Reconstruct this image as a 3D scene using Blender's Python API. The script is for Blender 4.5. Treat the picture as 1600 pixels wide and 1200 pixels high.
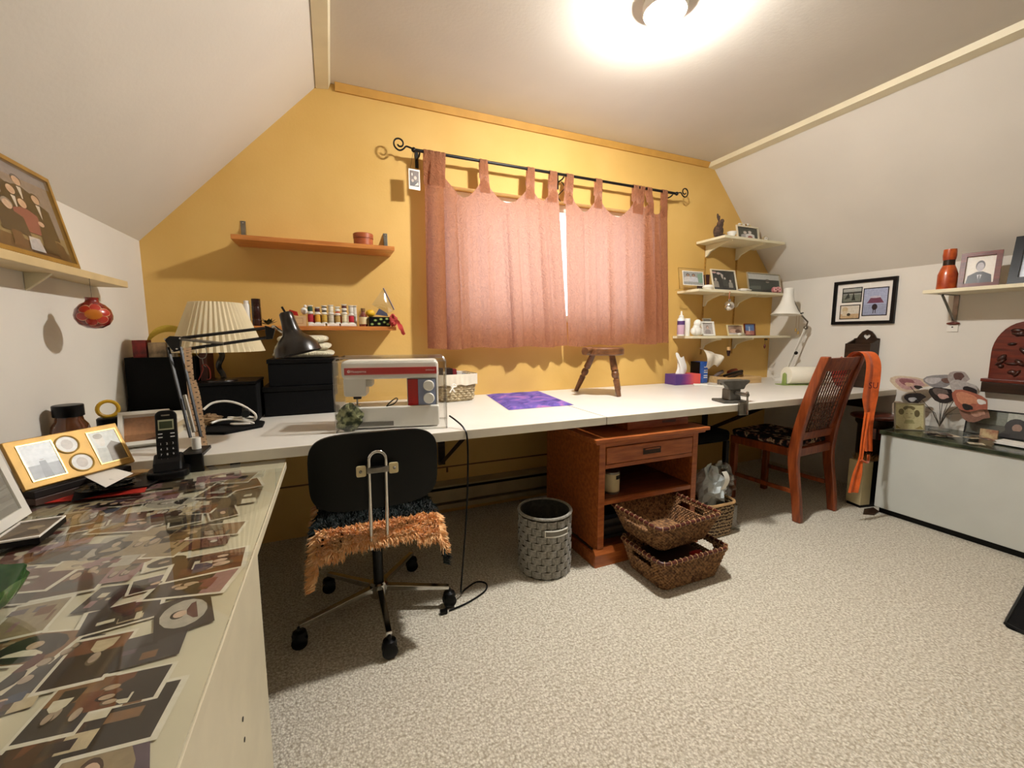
import bpy, bmesh, math, random
from mathutils import Vector, Matrix, Euler
for o in list(bpy.data.objects): bpy.data.objects.remove(o)
sc = bpy.context.scene
COL = sc.collection
R = math.radians
PI = math.pi
# ------------------------------------------------------------------ camera
CAM = Vector((0, 0, 1.11)); FPX = 658.37
YAW, PIT, ROL = R(23.127), R(-6.687), R(-0.16)
fw = Vector((math.sin(YAW)*math.cos(PIT), math.cos(YAW)*math.cos(PIT), math.sin(PIT)))
rt = Vector((math.cos(YAW), -math.sin(YAW), 0)); up = rt.cross(fw)
rt2 = rt*math.cos(ROL)+up*math.sin(ROL); up2 = up*math.cos(ROL)-rt*math.sin(ROL)
cd = bpy.data.cameras.new('camera'); cam = bpy.data.objects.new('camera', cd); COL.objects.link(cam)
cd.sensor_width = 36; cd.lens = 36*FPX/1600; cd.clip_start = .02
m3 = Matrix((rt2, up2, -fw)).transposed()
cam.matrix_world = Matrix.Translation(CAM) @ m3.to_4x4()
sc.camera = cam
# ------------------------------------------------------------------ light
LAMP = Vector((1.26, 1.42, 2.25)); LAMP_STRENGTH = 1000; LAMP_COL = (1, .97, .92, 1)
w = bpy.data.worlds.new('world'); sc.world = w; w.use_nodes = True
wb = w.node_tree.nodes['Background']; wb.inputs[0].default_value = (.86, .93, 1, 1); wb.inputs[1].default_value = 3.1
po = bpy.data.lights.new('window_portal', 'AREA'); po.shape = 'RECTANGLE'; po.size = 1.4; po.size_y = .82; po.cycles.is_portal = True
poo = bpy.data.objects.new('window_portal', po); COL.objects.link(poo); poo.location = (1.35, 2.63, 1.57); poo.rotation_euler = (R(-90), 0, 0)
vs = sc.view_settings; vs.view_transform = 'Standard'; vs.look = 'None'; vs.exposure = 0.2; vs.gamma = 1; vs.use_curve_mapping = False

# ------------------------------------------------------------------ pixel helpers (photo pixel -> world point on a plane)
def ray(x, y): return rt2*((x-800)/FPX) + up2*(-(y-600)/FPX) + fw
def _u(x, y, a, v):
    d = ray(x, y); return CAM + d*((v-CAM[a])/d[a])
def ux(x, y, X): return _u(x, y, 0, X)
def uy(x, y, Y): return _u(x, y, 1, Y)
def uz(x, y, Z): return _u(x, y, 2, Z)
XL, XR, YB, YF, KNEE, CEIL = -.785, 3.495, 2.5, -3.2, 1.54, 2.39
SLX, SRX = .02, 2.72
DZ, TZ = .735, .70

# ------------------------------------------------------------------ materials
def lin(c):
    c = [v/255 if max(c) > 1.0001 else v for v in c]
    return tuple((v/12.92 if v <= .04045 else ((v+.055)/1.055)**2.4) for v in c[:3]) + (1,)
MATS = {}
def mat(name, c, rough=.5, metal=0, var=0, vs_=12, c2=None, bump=0, bs=60, stretch=(1, 1, 1), coat=0, sheen=0, emit=0, detail=3, vlo=.35, vhi=.65):
    if name in MATS: return MATS[name]
    m = bpy.data.materials.new(name); m.use_nodes = True; nt = m.node_tree; N = nt.nodes; L = nt.links
    b = N['Principled BSDF']; b.inputs['Roughness'].default_value = rough; b.inputs['Metallic'].default_value = metal
    b.inputs['Coat Weight'].default_value = coat; b.inputs['Sheen Weight'].default_value = sheen
    c1 = lin(c); b.inputs['Base Color'].default_value = c1
    if max(c) < 60 and metal < .1: b.inputs['Specular IOR Level'].default_value = .22
    tc = N.new('ShaderNodeTexCoord'); mp = N.new('ShaderNodeMapping'); mp.inputs['Scale'].default_value = stretch
    L.new(tc.outputs['Object'], mp.inputs[0])
    if c2 is None and var: c2 = [max(0, v*(1-var)) for v in c]
    if c2 is not None:
        n = N.new('ShaderNodeTexNoise'); n.inputs['Scale'].default_value = vs_; n.inputs['Detail'].default_value = detail; L.new(mp.outputs[0], n.inputs[0])
        cr = N.new('ShaderNodeValToRGB'); cr.color_ramp.elements[0].position = vlo; cr.color_ramp.elements[1].position = vhi
        cr.color_ramp.elements[0].color = lin(c2); cr.color_ramp.elements[1].color = c1
        L.new(n.outputs[0], cr.inputs[0]); L.new(cr.outputs[0], b.inputs['Base Color'])
    if bump:
        n2 = N.new('ShaderNodeTexNoise'); n2.inputs['Scale'].default_value = bs; n2.inputs['Detail'].default_value = 2; L.new(mp.outputs[0], n2.inputs[0])
        bp = N.new('ShaderNodeBump'); bp.inputs['Strength'].default_value = bump; bp.inputs['Distance'].default_value = .01
        L.new(n2.outputs[0], bp.inputs['Height']); L.new(bp.outputs[0], b.inputs['Normal'])
    if emit:
        b.inputs['Emission Color'].default_value = c1; b.inputs['Emission Strength'].default_value = emit
    MATS[name] = m; return m
def wood(name, c, c2, rough=.4, stretch=(2, 14, 14), sc_=4, coat=.15):
    return mat(name, c, rough, c2=c2, vs_=sc_, stretch=stretch, detail=6, bump=.08, bs=30, coat=coat)
def clear(name, tint=(1, 1, 1), fac=.08, rough=.02):
    m = bpy.data.materials.new(name); m.use_nodes = True; nt = m.node_tree; N = nt.nodes; L = nt.links
    N.remove(N['Principled BSDF']); t = N.new('ShaderNodeBsdfTransparent'); t.inputs[0].default_value = tuple(tint)+(1,)
    g = N.new('ShaderNodeBsdfGlossy'); g.inputs['Roughness'].default_value = rough
    lw = N.new('ShaderNodeLayerWeight'); lw.inputs[0].default_value = .5
    pw_ = N.new('ShaderNodeMath'); pw_.operation = 'POWER'; pw_.inputs[1].default_value = 4.5; L.new(lw.outputs['Facing'], pw_.inputs[0])
    ad = N.new('ShaderNodeMath'); ad.operation = 'MULTIPLY_ADD'; ad.inputs[1].default_value = .9; ad.inputs[2].default_value = .02+fac; ad.use_clamp = True
    mx = N.new('ShaderNodeMixShader'); L.new(pw_.outputs[0], ad.inputs[0]); L.new(ad.outputs[0], mx.inputs[0]); L.new(t.outputs[0], mx.inputs[1]); L.new(g.outputs[0], mx.inputs[2])
    L.new(mx.outputs[0], N['Material Output'].inputs[0]); MATS[name] = m; return m
def printmat():
    m = bpy.data.materials.new('photo_print'); m.use_nodes = True; nt = m.node_tree; N = nt.nodes; L = nt.links
    b = N['Principled BSDF']; b.inputs['Roughness'].default_value = .35
    a = N.new('ShaderNodeAttribute'); a.attribute_name = 'Col'
    n = N.new('ShaderNodeTexNoise'); n.inputs['Scale'].default_value = 90; tc = N.new('ShaderNodeTexCoord'); L.new(tc.outputs['Object'], n.inputs[0])
    mx = N.new('ShaderNodeMixRGB'); mx.blend_type = 'OVERLAY'; mx.inputs[0].default_value = .35; L.new(a.outputs['Color'], mx.inputs[1]); L.new(n.outputs[0], mx.inputs[2])
    L.new(mx.outputs[0], b.inputs['Base Color']); return m
PRINT = printmat()

WALLW = mat('wall_paint_white', (228, 223, 213), .75, var=.03, vs_=2, bump=.04, bs=90)
CEILW = mat('ceiling_paint', (222, 216, 205), .8, var=.03, vs_=2, bump=.05, bs=70)
YEL = mat('wall_paint_yellow', (222, 182, 104), .7, c2=(214, 172, 92), vs_=2.5, bump=.05, bs=80)
YELT = mat('trim_paint_yellow', (205, 155, 72), .6, var=.05)
WHITE = mat('white_laminate', (224, 220, 211), .35, var=.02, vs_=5)
EDGE = mat('laminate_edge', (214, 206, 188), .45, var=.04, vs_=8)
WPAINT = mat('white_painted_wood', (232, 222, 190), .45, var=.04, vs_=6)
WPL = mat('white_plastic', (235, 232, 222), .35, var=.02)
BLACK = mat('black_fabric', (6, 6, 7), .85, var=.3, vs_=60, bump=.15, bs=200)
BLKPL = mat('black_plastic', (8, 8, 9), .35, var=.2, vs_=20)
BLKMT = mat('black_metal', (14, 12, 11), .4, .3, var=.2)
BRZ = mat('dark_bronze_enamel', (26, 19, 13), .28, .2, var=.2, coat=.25)
CHROME = mat('chrome', (205, 203, 198), .12, 1, var=.05)
STEEL = mat('brushed_steel', (150, 146, 136), .35, 1, var=.15, vs_=30)
BEECH = wood('orange_beech', (205, 132, 62), (178, 104, 44))
OAK = wood('oiled_oak', (184, 104, 50), (146, 74, 32), .38)
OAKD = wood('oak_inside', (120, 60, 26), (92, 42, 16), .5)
CHERRY = wood('cherry_stain', (148, 72, 32), (108, 46, 18), .32, stretch=(14, 14, 2))
STOOLW = wood('turned_walnut', (128, 82, 46), (92, 56, 30), .4)
DKWOOD = wood('dark_walnut', (58, 40, 28), (38, 26, 18), .4)
REDW = wood('reddish_mahogany', (116, 44, 24), (80, 26, 14), .3)
GOLD = mat('brushed_gold', (180, 140, 66), .45, .35, var=.1, vs_=25)
PAPER = mat('white_paper', (238, 234, 226), .7, var=.02)
KRAFT = mat('kraft_paper', (176, 138, 88), .75, var=.1)
CREAM = mat('cream_card', (222, 206, 160), .6, var=.06)
REDP = mat('red_enamel', (178, 26, 24), .35, var=.1)
ORANGE = mat('orange_cotton', (222, 96, 20), .9, var=.12, vs_=25, bump=.2, bs=150, sheen=.3)
GLASS = clear('clear_glass', fac=0.0)
ACRYL = clear('clear_acrylic', (.985, .985, .98), fac=.015, rough=.05)
POLY = clear('thin_polythene', (.86, .88, .87), fac=.16, rough=.25)

# ------------------------------------------------------------------ mesh builder
class MB:
    def __init__(s): s.v = []; s.f = []; s.c = []
    def add(s, vs, fs, col=None):
        k = len(s.v); s.v += [tuple(v) for v in vs]; s.f += [tuple(i+k for i in f) for f in fs]
        s.c += [col]*len(fs); return s
    def box(s, x0, x1, y0, y1, z0, z1, mtx=None, col=None):
        vs = [Vector((x, y, z)) for z in (z0, z1) for y in (y0, y1) for x in (x0, x1)]
        if mtx is not None: vs = [mtx @ v for v in vs]
        return s.add(vs, [(0, 2, 3, 1), (4, 5, 7, 6), (0, 1, 5, 4), (2, 6, 7, 3), (0, 4, 6, 2), (1, 3, 7, 5)], col)
    def tube(s, path, r, n=8, closed=False, caps=True, flat=1.0, col=None):
        P = [Vector(p) for p in path]; m = len(P); rr = r if isinstance(r, (list, tuple)) else [r]*m
        vs = []; prev = None
        for i in range(m):
            a = P[(i-1) % m] if (closed or i > 0) else P[i]; b = P[(i+1) % m] if (closed or i < m-1) else P[i]
            t = (b-a); t = t.normalized() if t.length > 1e-9 else Vector((0, 0, 1))
            if prev is None:
                h = Vector((0, 0, 1)) if abs(t.z) < .9 else Vector((1, 0, 0)); n1 = t.cross(h).normalized()
            else:
                n1 = prev - t*prev.dot(t); n1 = n1.normalized() if n1.length > 1e-6 else t.orthogonal().normalized()
            prev = n1; n2 = t.cross(n1)
            for k in range(n):
                a_ = 2*PI*k/n; vs.append(P[i]+n1*(math.cos(a_)*rr[i])+n2*(math.sin(a_)*rr[i]*flat))
        fs = []
        for i in range(m if closed else m-1):
            j = (i+1) % m
            for k in range(n): fs.append((i*n+k, i*n+(k+1) % n, j*n+(k+1) % n, j*n+k))
        if caps and not closed: fs += [tuple(range(n-1, -1, -1)), tuple((m-1)*n+k for k in range(n))]
        return s.add(vs, fs, col)
    def lathe(s, prof, n=20, mtx=None, close=True, col=None, a0=0, a1=2*PI):
        vs = []; full = abs(a1-a0-2*PI) < 1e-6; nn = n if full else n+1
        for (r, z) in prof:
            for k in range(nn):
                a = a0+(a1-a0)*k/n; vs.append(Vector((r*math.cos(a), r*math.sin(a), z)))
        fs = []
        for i in range(len(prof)-1):
            for k in range(n): fs.append((i*nn+k, i*nn+(k+1) % nn, (i+1)*nn+(k+1) % nn, (i+1)*nn+k))
        if close and full:
            if prof[0][0] > 1e-6: fs.append(tuple(range(n-1, -1, -1)))
            if prof[-1][0] > 1e-6: fs.append(tuple((len(prof)-1)*n+k for k in range(n)))
        if mtx is not None: vs = [mtx @ v for v in vs]
        return s.add(vs, fs, col)
    def sphere(s, c, r, nu=14, nv=9, mtx=None, col=None):
        r = r if isinstance(r, (tuple, list)) else (r, r, r); vs = []; fs = []
        for j in range(nv+1):
            t = PI*j/nv
            for i in range(nu):
                p = 2*PI*i/nu; v = Vector((r[0]*math.sin(t)*math.cos(p), r[1]*math.sin(t)*math.sin(p), -r[2]*math.cos(t)))
                if mtx is not None: v = mtx @ v
                vs.append(v+Vector(c))
        for j in range(nv):
            for i in range(nu): fs.append((j*nu+i, j*nu+(i+1) % nu, (j+1)*nu+(i+1) % nu, (j+1)*nu+i))
        return s.add(vs, fs, col)
    def prism(s, pts, d0, d1, plane='xz', col=None, mtx=None):
        def mk(p, d):
            v = Vector((p[0], d, p[1])) if plane == 'xz' else (Vector((p[0], p[1], d)) if plane == 'xy' else Vector((d, p[0], p[1])))
            return mtx @ v if mtx is not None else v
        n = len(pts); vs = [mk(p, d0) for p in pts]+[mk(p, d1) for p in pts]
        fs = [tuple(range(n)), tuple(range(2*n-1, n-1, -1))]+[(i, i+n, (i+1) % n+n, (i+1) % n) for i in range(n)]
        return s.add(vs, fs, col)
    def grid(s, fn, nu, nv, col=None):
        vs = [fn(i/nu, j/nv) for j in range(nv+1) for i in range(nu+1)]
        return s.add(vs, [(j*(nu+1)+i, j*(nu+1)+i+1, (j+1)*(nu+1)+i+1, (j+1)*(nu+1)+i) for j in range(nv) for i in range(nu)], col)
    def mesh(s, name, m, smooth=False, bevel=0, seg=2, weld=False):
        me = bpy.data.meshes.new(name); me.from_pydata(s.v, [], s.f); me.materials.append(m)
        if any(c is not None for c in s.c):
            at = me.color_attributes.new('Col', 'FLOAT_COLOR', 'CORNER'); d = []
            for c, f in zip(s.c, s.f): d += list(lin(c or (128, 128, 128)))*len(f)
            at.data.foreach_set('color', d)
        bm = bmesh.new(); bm.from_mesh(me)
        if weld: bmesh.ops.remove_doubles(bm, verts=bm.verts, dist=1e-5)
        if not any(c is not None for c in s.c): bmesh.ops.recalc_face_normals(bm, faces=bm.faces)
        if bevel:
            es = [e for e in bm.edges if len(e.link_faces) == 2 and e.calc_face_angle(0) > R(35)]
            bmesh.ops.bevel(bm, geom=es, offset=bevel, segments=seg, affect='EDGES', profile=.5, clamp_overlap=True)
        bm.to_mesh(me); bm.free()
        if smooth:
            me.polygons.foreach_set('use_smooth', [True]*len(me.polygons))
            try: me.set_sharp_from_angle(angle=R(40))
            except Exception: pass
        return me
    def build(s, name, m, parent=None, smooth=False, bevel=0, seg=2, loc=None, rot=None, weld=False):
        me = s.mesh(name, m, smooth, bevel, seg, weld)
        return link(name, me, parent, loc, rot)
def link(name, me, parent=None, loc=None, rot=None):
    o = bpy.data.objects.new(name, me); COL.objects.link(o)
    if parent is not None: o.parent = parent
    if loc is not None: o.location = loc
    if rot is not None: o.rotation_euler = rot
    return o
def tag(o, label, cat, group=None):
    o['label'] = label; o['category'] = cat
    if group: o['group'] = group
    return o
def T(name, label, cat, loc=(0, 0, 0), rz=0, group=None, lean=0):
    o = bpy.data.objects.new(name, None); COL.objects.link(o); o.empty_display_size = .05
    o.location = loc; o.rotation_euler = (-lean, 0, rz); return tag(o, label, cat, group)
def ST(o): o['kind'] = 'structure'; return o
def stuff(o): o['kind'] = 'stuff'; return o
def dup(root, loc, rz=None, label=None):
    r = root.copy(); COL.objects.link(r); r.location = loc
    if rz is not None: r.rotation_euler[2] = rz
    if label: r['label'] = label
    for ch in list(root.children):
        c = ch.copy(); COL.objects.link(c); c.parent = r
        for g in list(ch.children):
            d = g.copy(); COL.objects.link(d); d.parent = c
    return r
def B(x0, x1, y0, y1, z0, z1): return MB().box(x0, x1, y0, y1, z0, z1)
def rot2(a): return Matrix.Rotation(a, 4, 'Z')
def spline(pts, n=8, closed=False):
    P = [Vector(p) for p in pts]; m = len(P); out = []
    for i in range(m if closed else m-1):
        p0 = P[(i-1) % m] if closed or i > 0 else P[i]; p1 = P[i]; p2 = P[(i+1) % m]; p3 = P[(i+2) % m] if closed or i < m-2 else p2
        for k in range(n):
            t = k/n; out.append(.5*((2*p1)+(p2-p0)*t+(2*p0-5*p1+4*p2-p3)*t*t+(3*p1-p0-3*p2+p3)*t**3))
    if not closed: out.append(P[-1])
    return out
def rrect(w, h, r, n=5, cx=0, cy=0):
    out = []
    for sx, sy, a in ((1, 1, 0), (-1, 1, 90), (-1, -1, 180), (1, -1, 270)):
        for k in range(n+1):
            t = R(a+90*k/n); out.append((cx+sx*(w/2-r)+r*math.cos(t), cy+sy*(h/2-r)+r*math.sin(t)))
    return out
def text_mb(txt, size, align='LEFT'):
    cu = bpy.data.curves.new('t', 'FONT'); cu.body = txt; cu.size = size; cu.align_x = align; cu.extrude = .0002; cu.resolution_u = 3
    o = bpy.data.objects.new('t', cu); COL.objects.link(o); bpy.context.view_layer.update()
    me = bpy.data.meshes.new_from_object(o.evaluated_get(bpy.context.evaluated_depsgraph_get()))
    mb = MB().add([v.co.copy() for v in me.vertices], [tuple(p.vertices) for p in me.polygons])
    bpy.data.objects.remove(o); bpy.data.curves.remove(cu); bpy.data.meshes.remove(me); return mb

# ---- flat printed pictures: coloured shapes in the unit square
def person(cx, cy, s, hair=(40, 32, 28), skin=(214, 176, 150), cloth=(40, 40, 44), bw=2.2, bh=4):
    return [('p', [(cx-s*bw, cy-s*bh), (cx-s*bw*.9, cy-s*1.9), (cx-s*.6, cy-s*1.1), (cx+s*.6, cy-s*1.1), (cx+s*bw*.9, cy-s*1.9), (cx+s*bw, cy-s*bh)], cloth),
            ('e', cx, cy+s*.18, s*.95, s*1.15, hair), ('e', cx, cy-s*.1, s*.75, s*1.0, skin)]
def print_mb(wd, ht, shapes, bg=(200, 195, 185)):
    mb = MB(); mb.add([(0, 0, 0), (wd, 0, 0), (wd, 0, ht), (0, 0, ht)], [(0, 1, 2, 3)], bg); k = 0
    cl = lambda v: min(1, max(0, v))
    for sh in shapes:
        k += 1; y = -.00006*k
        if sh[0] == 'r': pts = [(sh[1], sh[2]), (sh[3], sh[2]), (sh[3], sh[4]), (sh[1], sh[4])]
        elif sh[0] == 'e': pts = [(sh[1]+sh[3]*math.cos(2*PI*i/14), sh[2]+sh[4]*math.sin(2*PI*i/14)) for i in range(14)]
        else: pts = sh[1]
        mb.add([(cl(p[0])*wd, y, cl(p[1])*ht) for p in pts], [tuple(range(len(pts)))], sh[-1])
    return mb
def frame_rails(wd, ht, b, t, parent, m, name='frame', bev=.0015):
    mb = MB()
    q = [(0, 0), (wd, 0), (wd, ht), (0, ht)]; i_ = [(b, b), (wd-b, b), (wd-b, ht-b), (b, ht-b)]
    for k in range(4):
        a, c, d, e = q[k], q[(k+1) % 4], i_[(k+1) % 4], i_[k]
        mb.prism([a, c, d, e], 0, t)
    return mb.build(name, m, parent, weld=True)
def framed(name, label, loc, rz, lean, wd, ht, b, t, fm, shapes, bg, mb_w=0, matc=None, glass=True, group=None, stand=False, cat='picture frame'):
    o = T(name, label, cat, (loc[0], loc[1], loc[2]+t*math.sin(lean)+.0006), rz, group, lean)
    frame_rails(wd, ht, b, t, o, fm)
    B(b*.5, wd-b*.5, t-.0014, t-.0003, b*.5, ht-b*.5).build('backing', KRAFT, o)
    if mb_w:
        iw = b+mb_w; frame_rails(wd-2*b, ht-2*b, mb_w, .001, o, matc or PAPER, 'mat_board').location = (b, t*.35, b)
    else: iw = b
    p = print_mb(wd-2*iw, ht-2*iw, shapes, bg).build('print', PRINT, o); p.location = (iw, t-.0018, iw)
    if glass: B(b, wd-b, t*.15, t*.15+.001, b, ht-b).build('glass', GLASS, o)
    if stand:
        mb = MB(); mb.add([(wd*.4, t, ht*.7), (wd*.6, t, ht*.7), (wd*.62, t+ht*.22, ht*.22*math.tan(lean)+.003), (wd*.38, t+ht*.22, ht*.22*math.tan(lean)+.003)], [(0, 1, 2, 3)])
        mb.build('easel_back', BLKPL, o)
    return o

# ================================================================== SETTING
def carpet():
    m = bpy.data.materials.new('berber_carpet'); m.use_nodes = True; nt = m.node_tree; N = nt.nodes; L = nt.links; b = N['Principled BSDF']
    b.inputs['Roughness'].default_value = .95; b.inputs['Sheen Weight'].default_value = .2
    tc = N.new('ShaderNodeTexCoord'); v = N.new('ShaderNodeTexVoronoi'); v.inputs['Scale'].default_value = 150; L.new(tc.outputs['Object'], v.inputs[0])
    n = N.new('ShaderNodeTexNoise'); n.inputs['Scale'].default_value = 110; n.inputs['Detail'].default_value = 3; L.new(tc.outputs['Object'], n.inputs[0])
    cr = N.new('ShaderNodeValToRGB'); e = cr.color_ramp.elements; e[0].position = .36; e[0].color = lin((196, 186, 166)); e[1].position = .6; e[1].color = lin((238, 232, 216))
    L.new(n.outputs[0], cr.inputs[0])
    c2 = N.new('ShaderNodeValToRGB'); c2.color_ramp.elements[0].color = (1, 1, 1, 1); c2.color_ramp.elements[1].color = (.62, .58, .52, 1); c2.color_ramp.elements[0].position = .25; c2.color_ramp.elements[1].position = .8
    L.new(v.outputs['Distance'], c2.inputs[0])
    mx = N.new('ShaderNodeMixRGB'); mx.blend_type = 'MULTIPLY'; mx.inputs[0].default_value = .8; L.new(cr.outputs[0], mx.inputs[1]); L.new(c2.outputs[0], mx.inputs[2]); L.new(mx.outputs[0], b.inputs['Base Color'])
    bp = N.new('ShaderNodeBump'); bp.invert = True; bp.inputs['Strength'].default_value = .7; bp.inputs['Distance'].default_value = .006; L.new(v.outputs['Distance'], bp.inputs['Height']); L.new(bp.outputs[0], b.inputs['Normal'])
    return m
ST(B(XL-.1, XR+.1, YF-.1, YB+.14, -.08, 0).build('floor', carpet()))
WX0, WX1, WZ0, WZ1 = .67, 2.06, 1.19, 1.97
mb = MB(); W0, W1 = YB, YB+.14
for pts in ([(XL, 0), (SLX, 0), (SLX, CEIL), (XL, KNEE)], [(SLX, 0), (WX0, 0), (WX0, CEIL), (SLX, CEIL)], [(WX0, 0), (WX1, 0), (WX1, WZ0), (WX0, WZ0)],
            [(WX0, WZ1), (WX1, WZ1), (WX1, CEIL), (WX0, CEIL)], [(WX1, 0), (SRX, 0), (SRX, CEIL), (WX1, CEIL)], [(SRX, 0), (XR, 0), (XR, KNEE), (SRX, CEIL)]):
    mb.prism(pts, W0, W1)
ST(mb.build('wall_back', YEL))
ST(B(XL-.1, XL, YF, YB+.14, 0, KNEE).build('wall_left', WALLW))
ST(B(XR, XR+.1, YF, YB+.14, 0, KNEE).build('wall_right', WALLW))
ST(MB().prism([(XL-.1, 0), (XR+.1, 0), (XR+.1, KNEE), (SRX, CEIL), (SLX, CEIL), (XL-.1, KNEE)], YF-.1, YF).build('wall_front', WALLW))
t_ = .1
ST(MB().prism([(XL, KNEE), (SLX, CEIL), (SLX, CEIL+t_), (XL-.1, KNEE)], YF, YB+.14).build('ceiling_left', CEILW))
ST(MB().prism([(SRX, CEIL), (XR, KNEE), (XR+.1, KNEE), (SRX, CEIL+t_)], YF, YB+.14).build('ceiling_right', CEILW))
ST(B(SLX, SRX, YF, YB+.14, CEIL, CEIL+t_).build('ceiling', CEILW))
ST(MB().prism([(YB-.001, CEIL-.035), (YB-.012, CEIL-.035), (YB-.03, CEIL-.001), (YB-.001, CEIL-.001)], SLX+.06, SRX-.045, plane='yz').build('trim_1', YELT))
ST(MB().prism([(SRX-.04, CEIL-.001), (SRX-.001, CEIL-.001), (SRX+.03, CEIL-.038), (SRX-.03, CEIL-.03)], YF+.01, YB-.001).build('trim_2', WPAINT))
ST(MB().prism([(SLX+.04, CEIL-.001), (SLX+.001, CEIL-.001), (SLX-.03, CEIL-.038), (SLX+.03, CEIL-.03)], YF+.01, YB-.001).build('trim_3', WPAINT))
g = uy(740, 724, YB)
ST(B(XL+.01, 2.6, YB-.004, YB-.0005, g.z-.004, g.z+.004).build('trim_4', mat('panel_joint', (120, 84, 34), .7, var=.1)))
ST(B(.62, .632, YB-.004, YB-.0005, .26, g.z-.005).build('trim_5', MATS['panel_joint']))
# window
wn = bpy.data.objects.new('window_1', None); COL.objects.link(wn); wn.location = (WX0, YB+.07, WZ0); ST(wn)
ww, wh = WX1-WX0, WZ1-WZ0
mb = MB()
for a in ((0, ww, 0, .05), (0, ww, wh-.05, wh), (0, .05, .05, wh-.05), (ww-.05, ww, .05, wh-.05), (ww/2-.03, ww/2+.03, .05, wh-.05)): mb.box(a[0], a[1], 0, .05, a[2], a[3])
mb.build('window_frame', WPL, wn, bevel=.004)
for x0, x1 in ((.05, ww/2-.03), (ww/2+.03, ww-.05)): B(x0, x1, .022, .027, .05, wh-.05).build('pane', GLASS, wn)
B(-.001+.001, ww, -.068, 0, 0, .012).build('window_sill', WPAINT, wn)

# ceiling bulb
o = T('ceiling_light', 'small round flush ceiling light with a glowing dome under the flat ceiling', 'light', (LAMP.x, LAMP.y, CEIL))
MB().lathe([(0, -.0005), (.085, -.0005), (.085, -.03), (.08, -.036), (.066, -.036), (.066, -.03), (0, -.03)], 32).build('housing', WPL, o, smooth=True)
em = mat('glowing_disc', (255, 240, 220), .4); b_ = em.node_tree.nodes['Principled BSDF']; b_.inputs['Emission Color'].default_value = LAMP_COL; b_.inputs['Emission Strength'].default_value = LAMP_STRENGTH
MB().lathe([(0, -.0305), (.065, -.0305), (.0645, -.038), (.058, -.052), (.045, -.065), (.025, -.074), (0, -.077)], 32).build('diffuser', em, o, smooth=True)

# baseboard heater
hy = YB
o = T('baseboard_heater', 'long beige metal baseboard heater along the yellow wall under the worktop', 'heater', (0.2, hy-.0005, 0))
HEAT = mat('heater_enamel', (176, 160, 122), .45, var=.06); HDK = mat('heater_slot', (40, 32, 22), .6, var=.1)
B(0, 1.32, -.06, -.002, .045, .075).build('bottom_rail', HEAT, o, bevel=.002)
B(0, 1.32, -.056, -.05, .09, .165).build('front_panel', HEAT, o, bevel=.002)
MB().prism([(-.002, .21), (-.062, .195), (-.062, .185), (-.002, .2)], 0, 1.32, plane='yz').build('hood', HEAT, o)
B(0, 1.32, -.012, -.003, .076, .199).build('back_plate', HDK, o)
for x in (0, 1.312): B(x, x+.008, -.061, -.0025, .0005, .198).build('end_cap', HEAT, o)

# worktops
def worktop(label, x0, x1, bx_):
    o = T('worktop', label, 'worktop', (x0, 1.572, DZ-.036), group=None); L_ = x1-x0; dp = YB-1.572-.003
    B(0, L_, .004, dp, .0005, .036).build('top', WHITE, o, bevel=.0015)
    B(0, L_, 0, .0035, 0, .0355).build('edge_band', EDGE, o, bevel=.001)
    for x in bx_:
        B(x-.02, x+.02, dp-.025, dp-.003, -.38, -.03).build('wall_leg', DKWOOD, o)
        B(x-.02, x+.02, .2, dp-.026, -.03, -.0005).build('support_arm', DKWOOD, o)
        MB().tube([(x, .3, -.035), (x, dp-.035, -.36)], .014, 4).build('brace', DKWOOD, o)
    return o
worktop('long white laminate worktop half carrying the sewing machine and the black boxes', XL+.004, 1.139, (.3, 1.37))
worktop('long white laminate worktop half carrying the milking stool, vise and tissue box', 1.145, XR-.004, (.80, 1.62))

# wall shelves of orange wood
def metal_bracket(parent, x, side):
    B(x-.011, x+.011, -.004, -.0005, .022, .125).build('bracket', STEEL, parent, bevel=.002)
    MB().prism([(-.0045, .0225), (-.06, .0225), (-.0045, .12)], x+side*.0095, x+side*.0115, plane='yz').build('bracket_web', STEEL, parent)
    mb = MB()
    for z in (.045, .115): mb.lathe([(0, 0), (.0045, 0), (.003, .002), (0, .0025)], 8, Matrix.Translation((x, -.0042, z)) @ Matrix.Rotation(R(90), 4, 'X'))
    mb.build('screw', CHROME, parent)
o = T('wooden_shelf', 'upper orange wood wall shelf left of the curtain holding only a round box', 'shelf', (-.395, YB, 1.544))
B(0, .722, -.19, -.001, 0, .022).build('board', BEECH, o, bevel=.002)
metal_bracket(o, .025, 1); metal_bracket(o, .70, -1)
USZ = 1.566
o = T('wooden_shelf', 'lower orange wood wall shelf with thread spools and bottles on it', 'shelf', (-.405, YB, 1.134))
B(0, .725, -.2, -.001, 0, .02).build('board', BEECH, o, bevel=.002)
metal_bracket(o, .02, 1)
LSZ = 1.154
# left wall shelf
o = T('wall_ledge', 'narrow cream wall shelf on the left wall carrying the group portrait', 'shelf', (XL, .45, 1.288))
B(.001, .095, 0, 1.60, 0, .024).build('board', mat('cream_shelf', (214, 190, 142), .5, var=.05), o, bevel=.002)
for y in (.2, 1.2): MB().prism([(.001, -.0005), (.06, -.0005), (.001, -.05)], y, y+.012, plane='xz').build('bracket', WPAINT, o)
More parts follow.
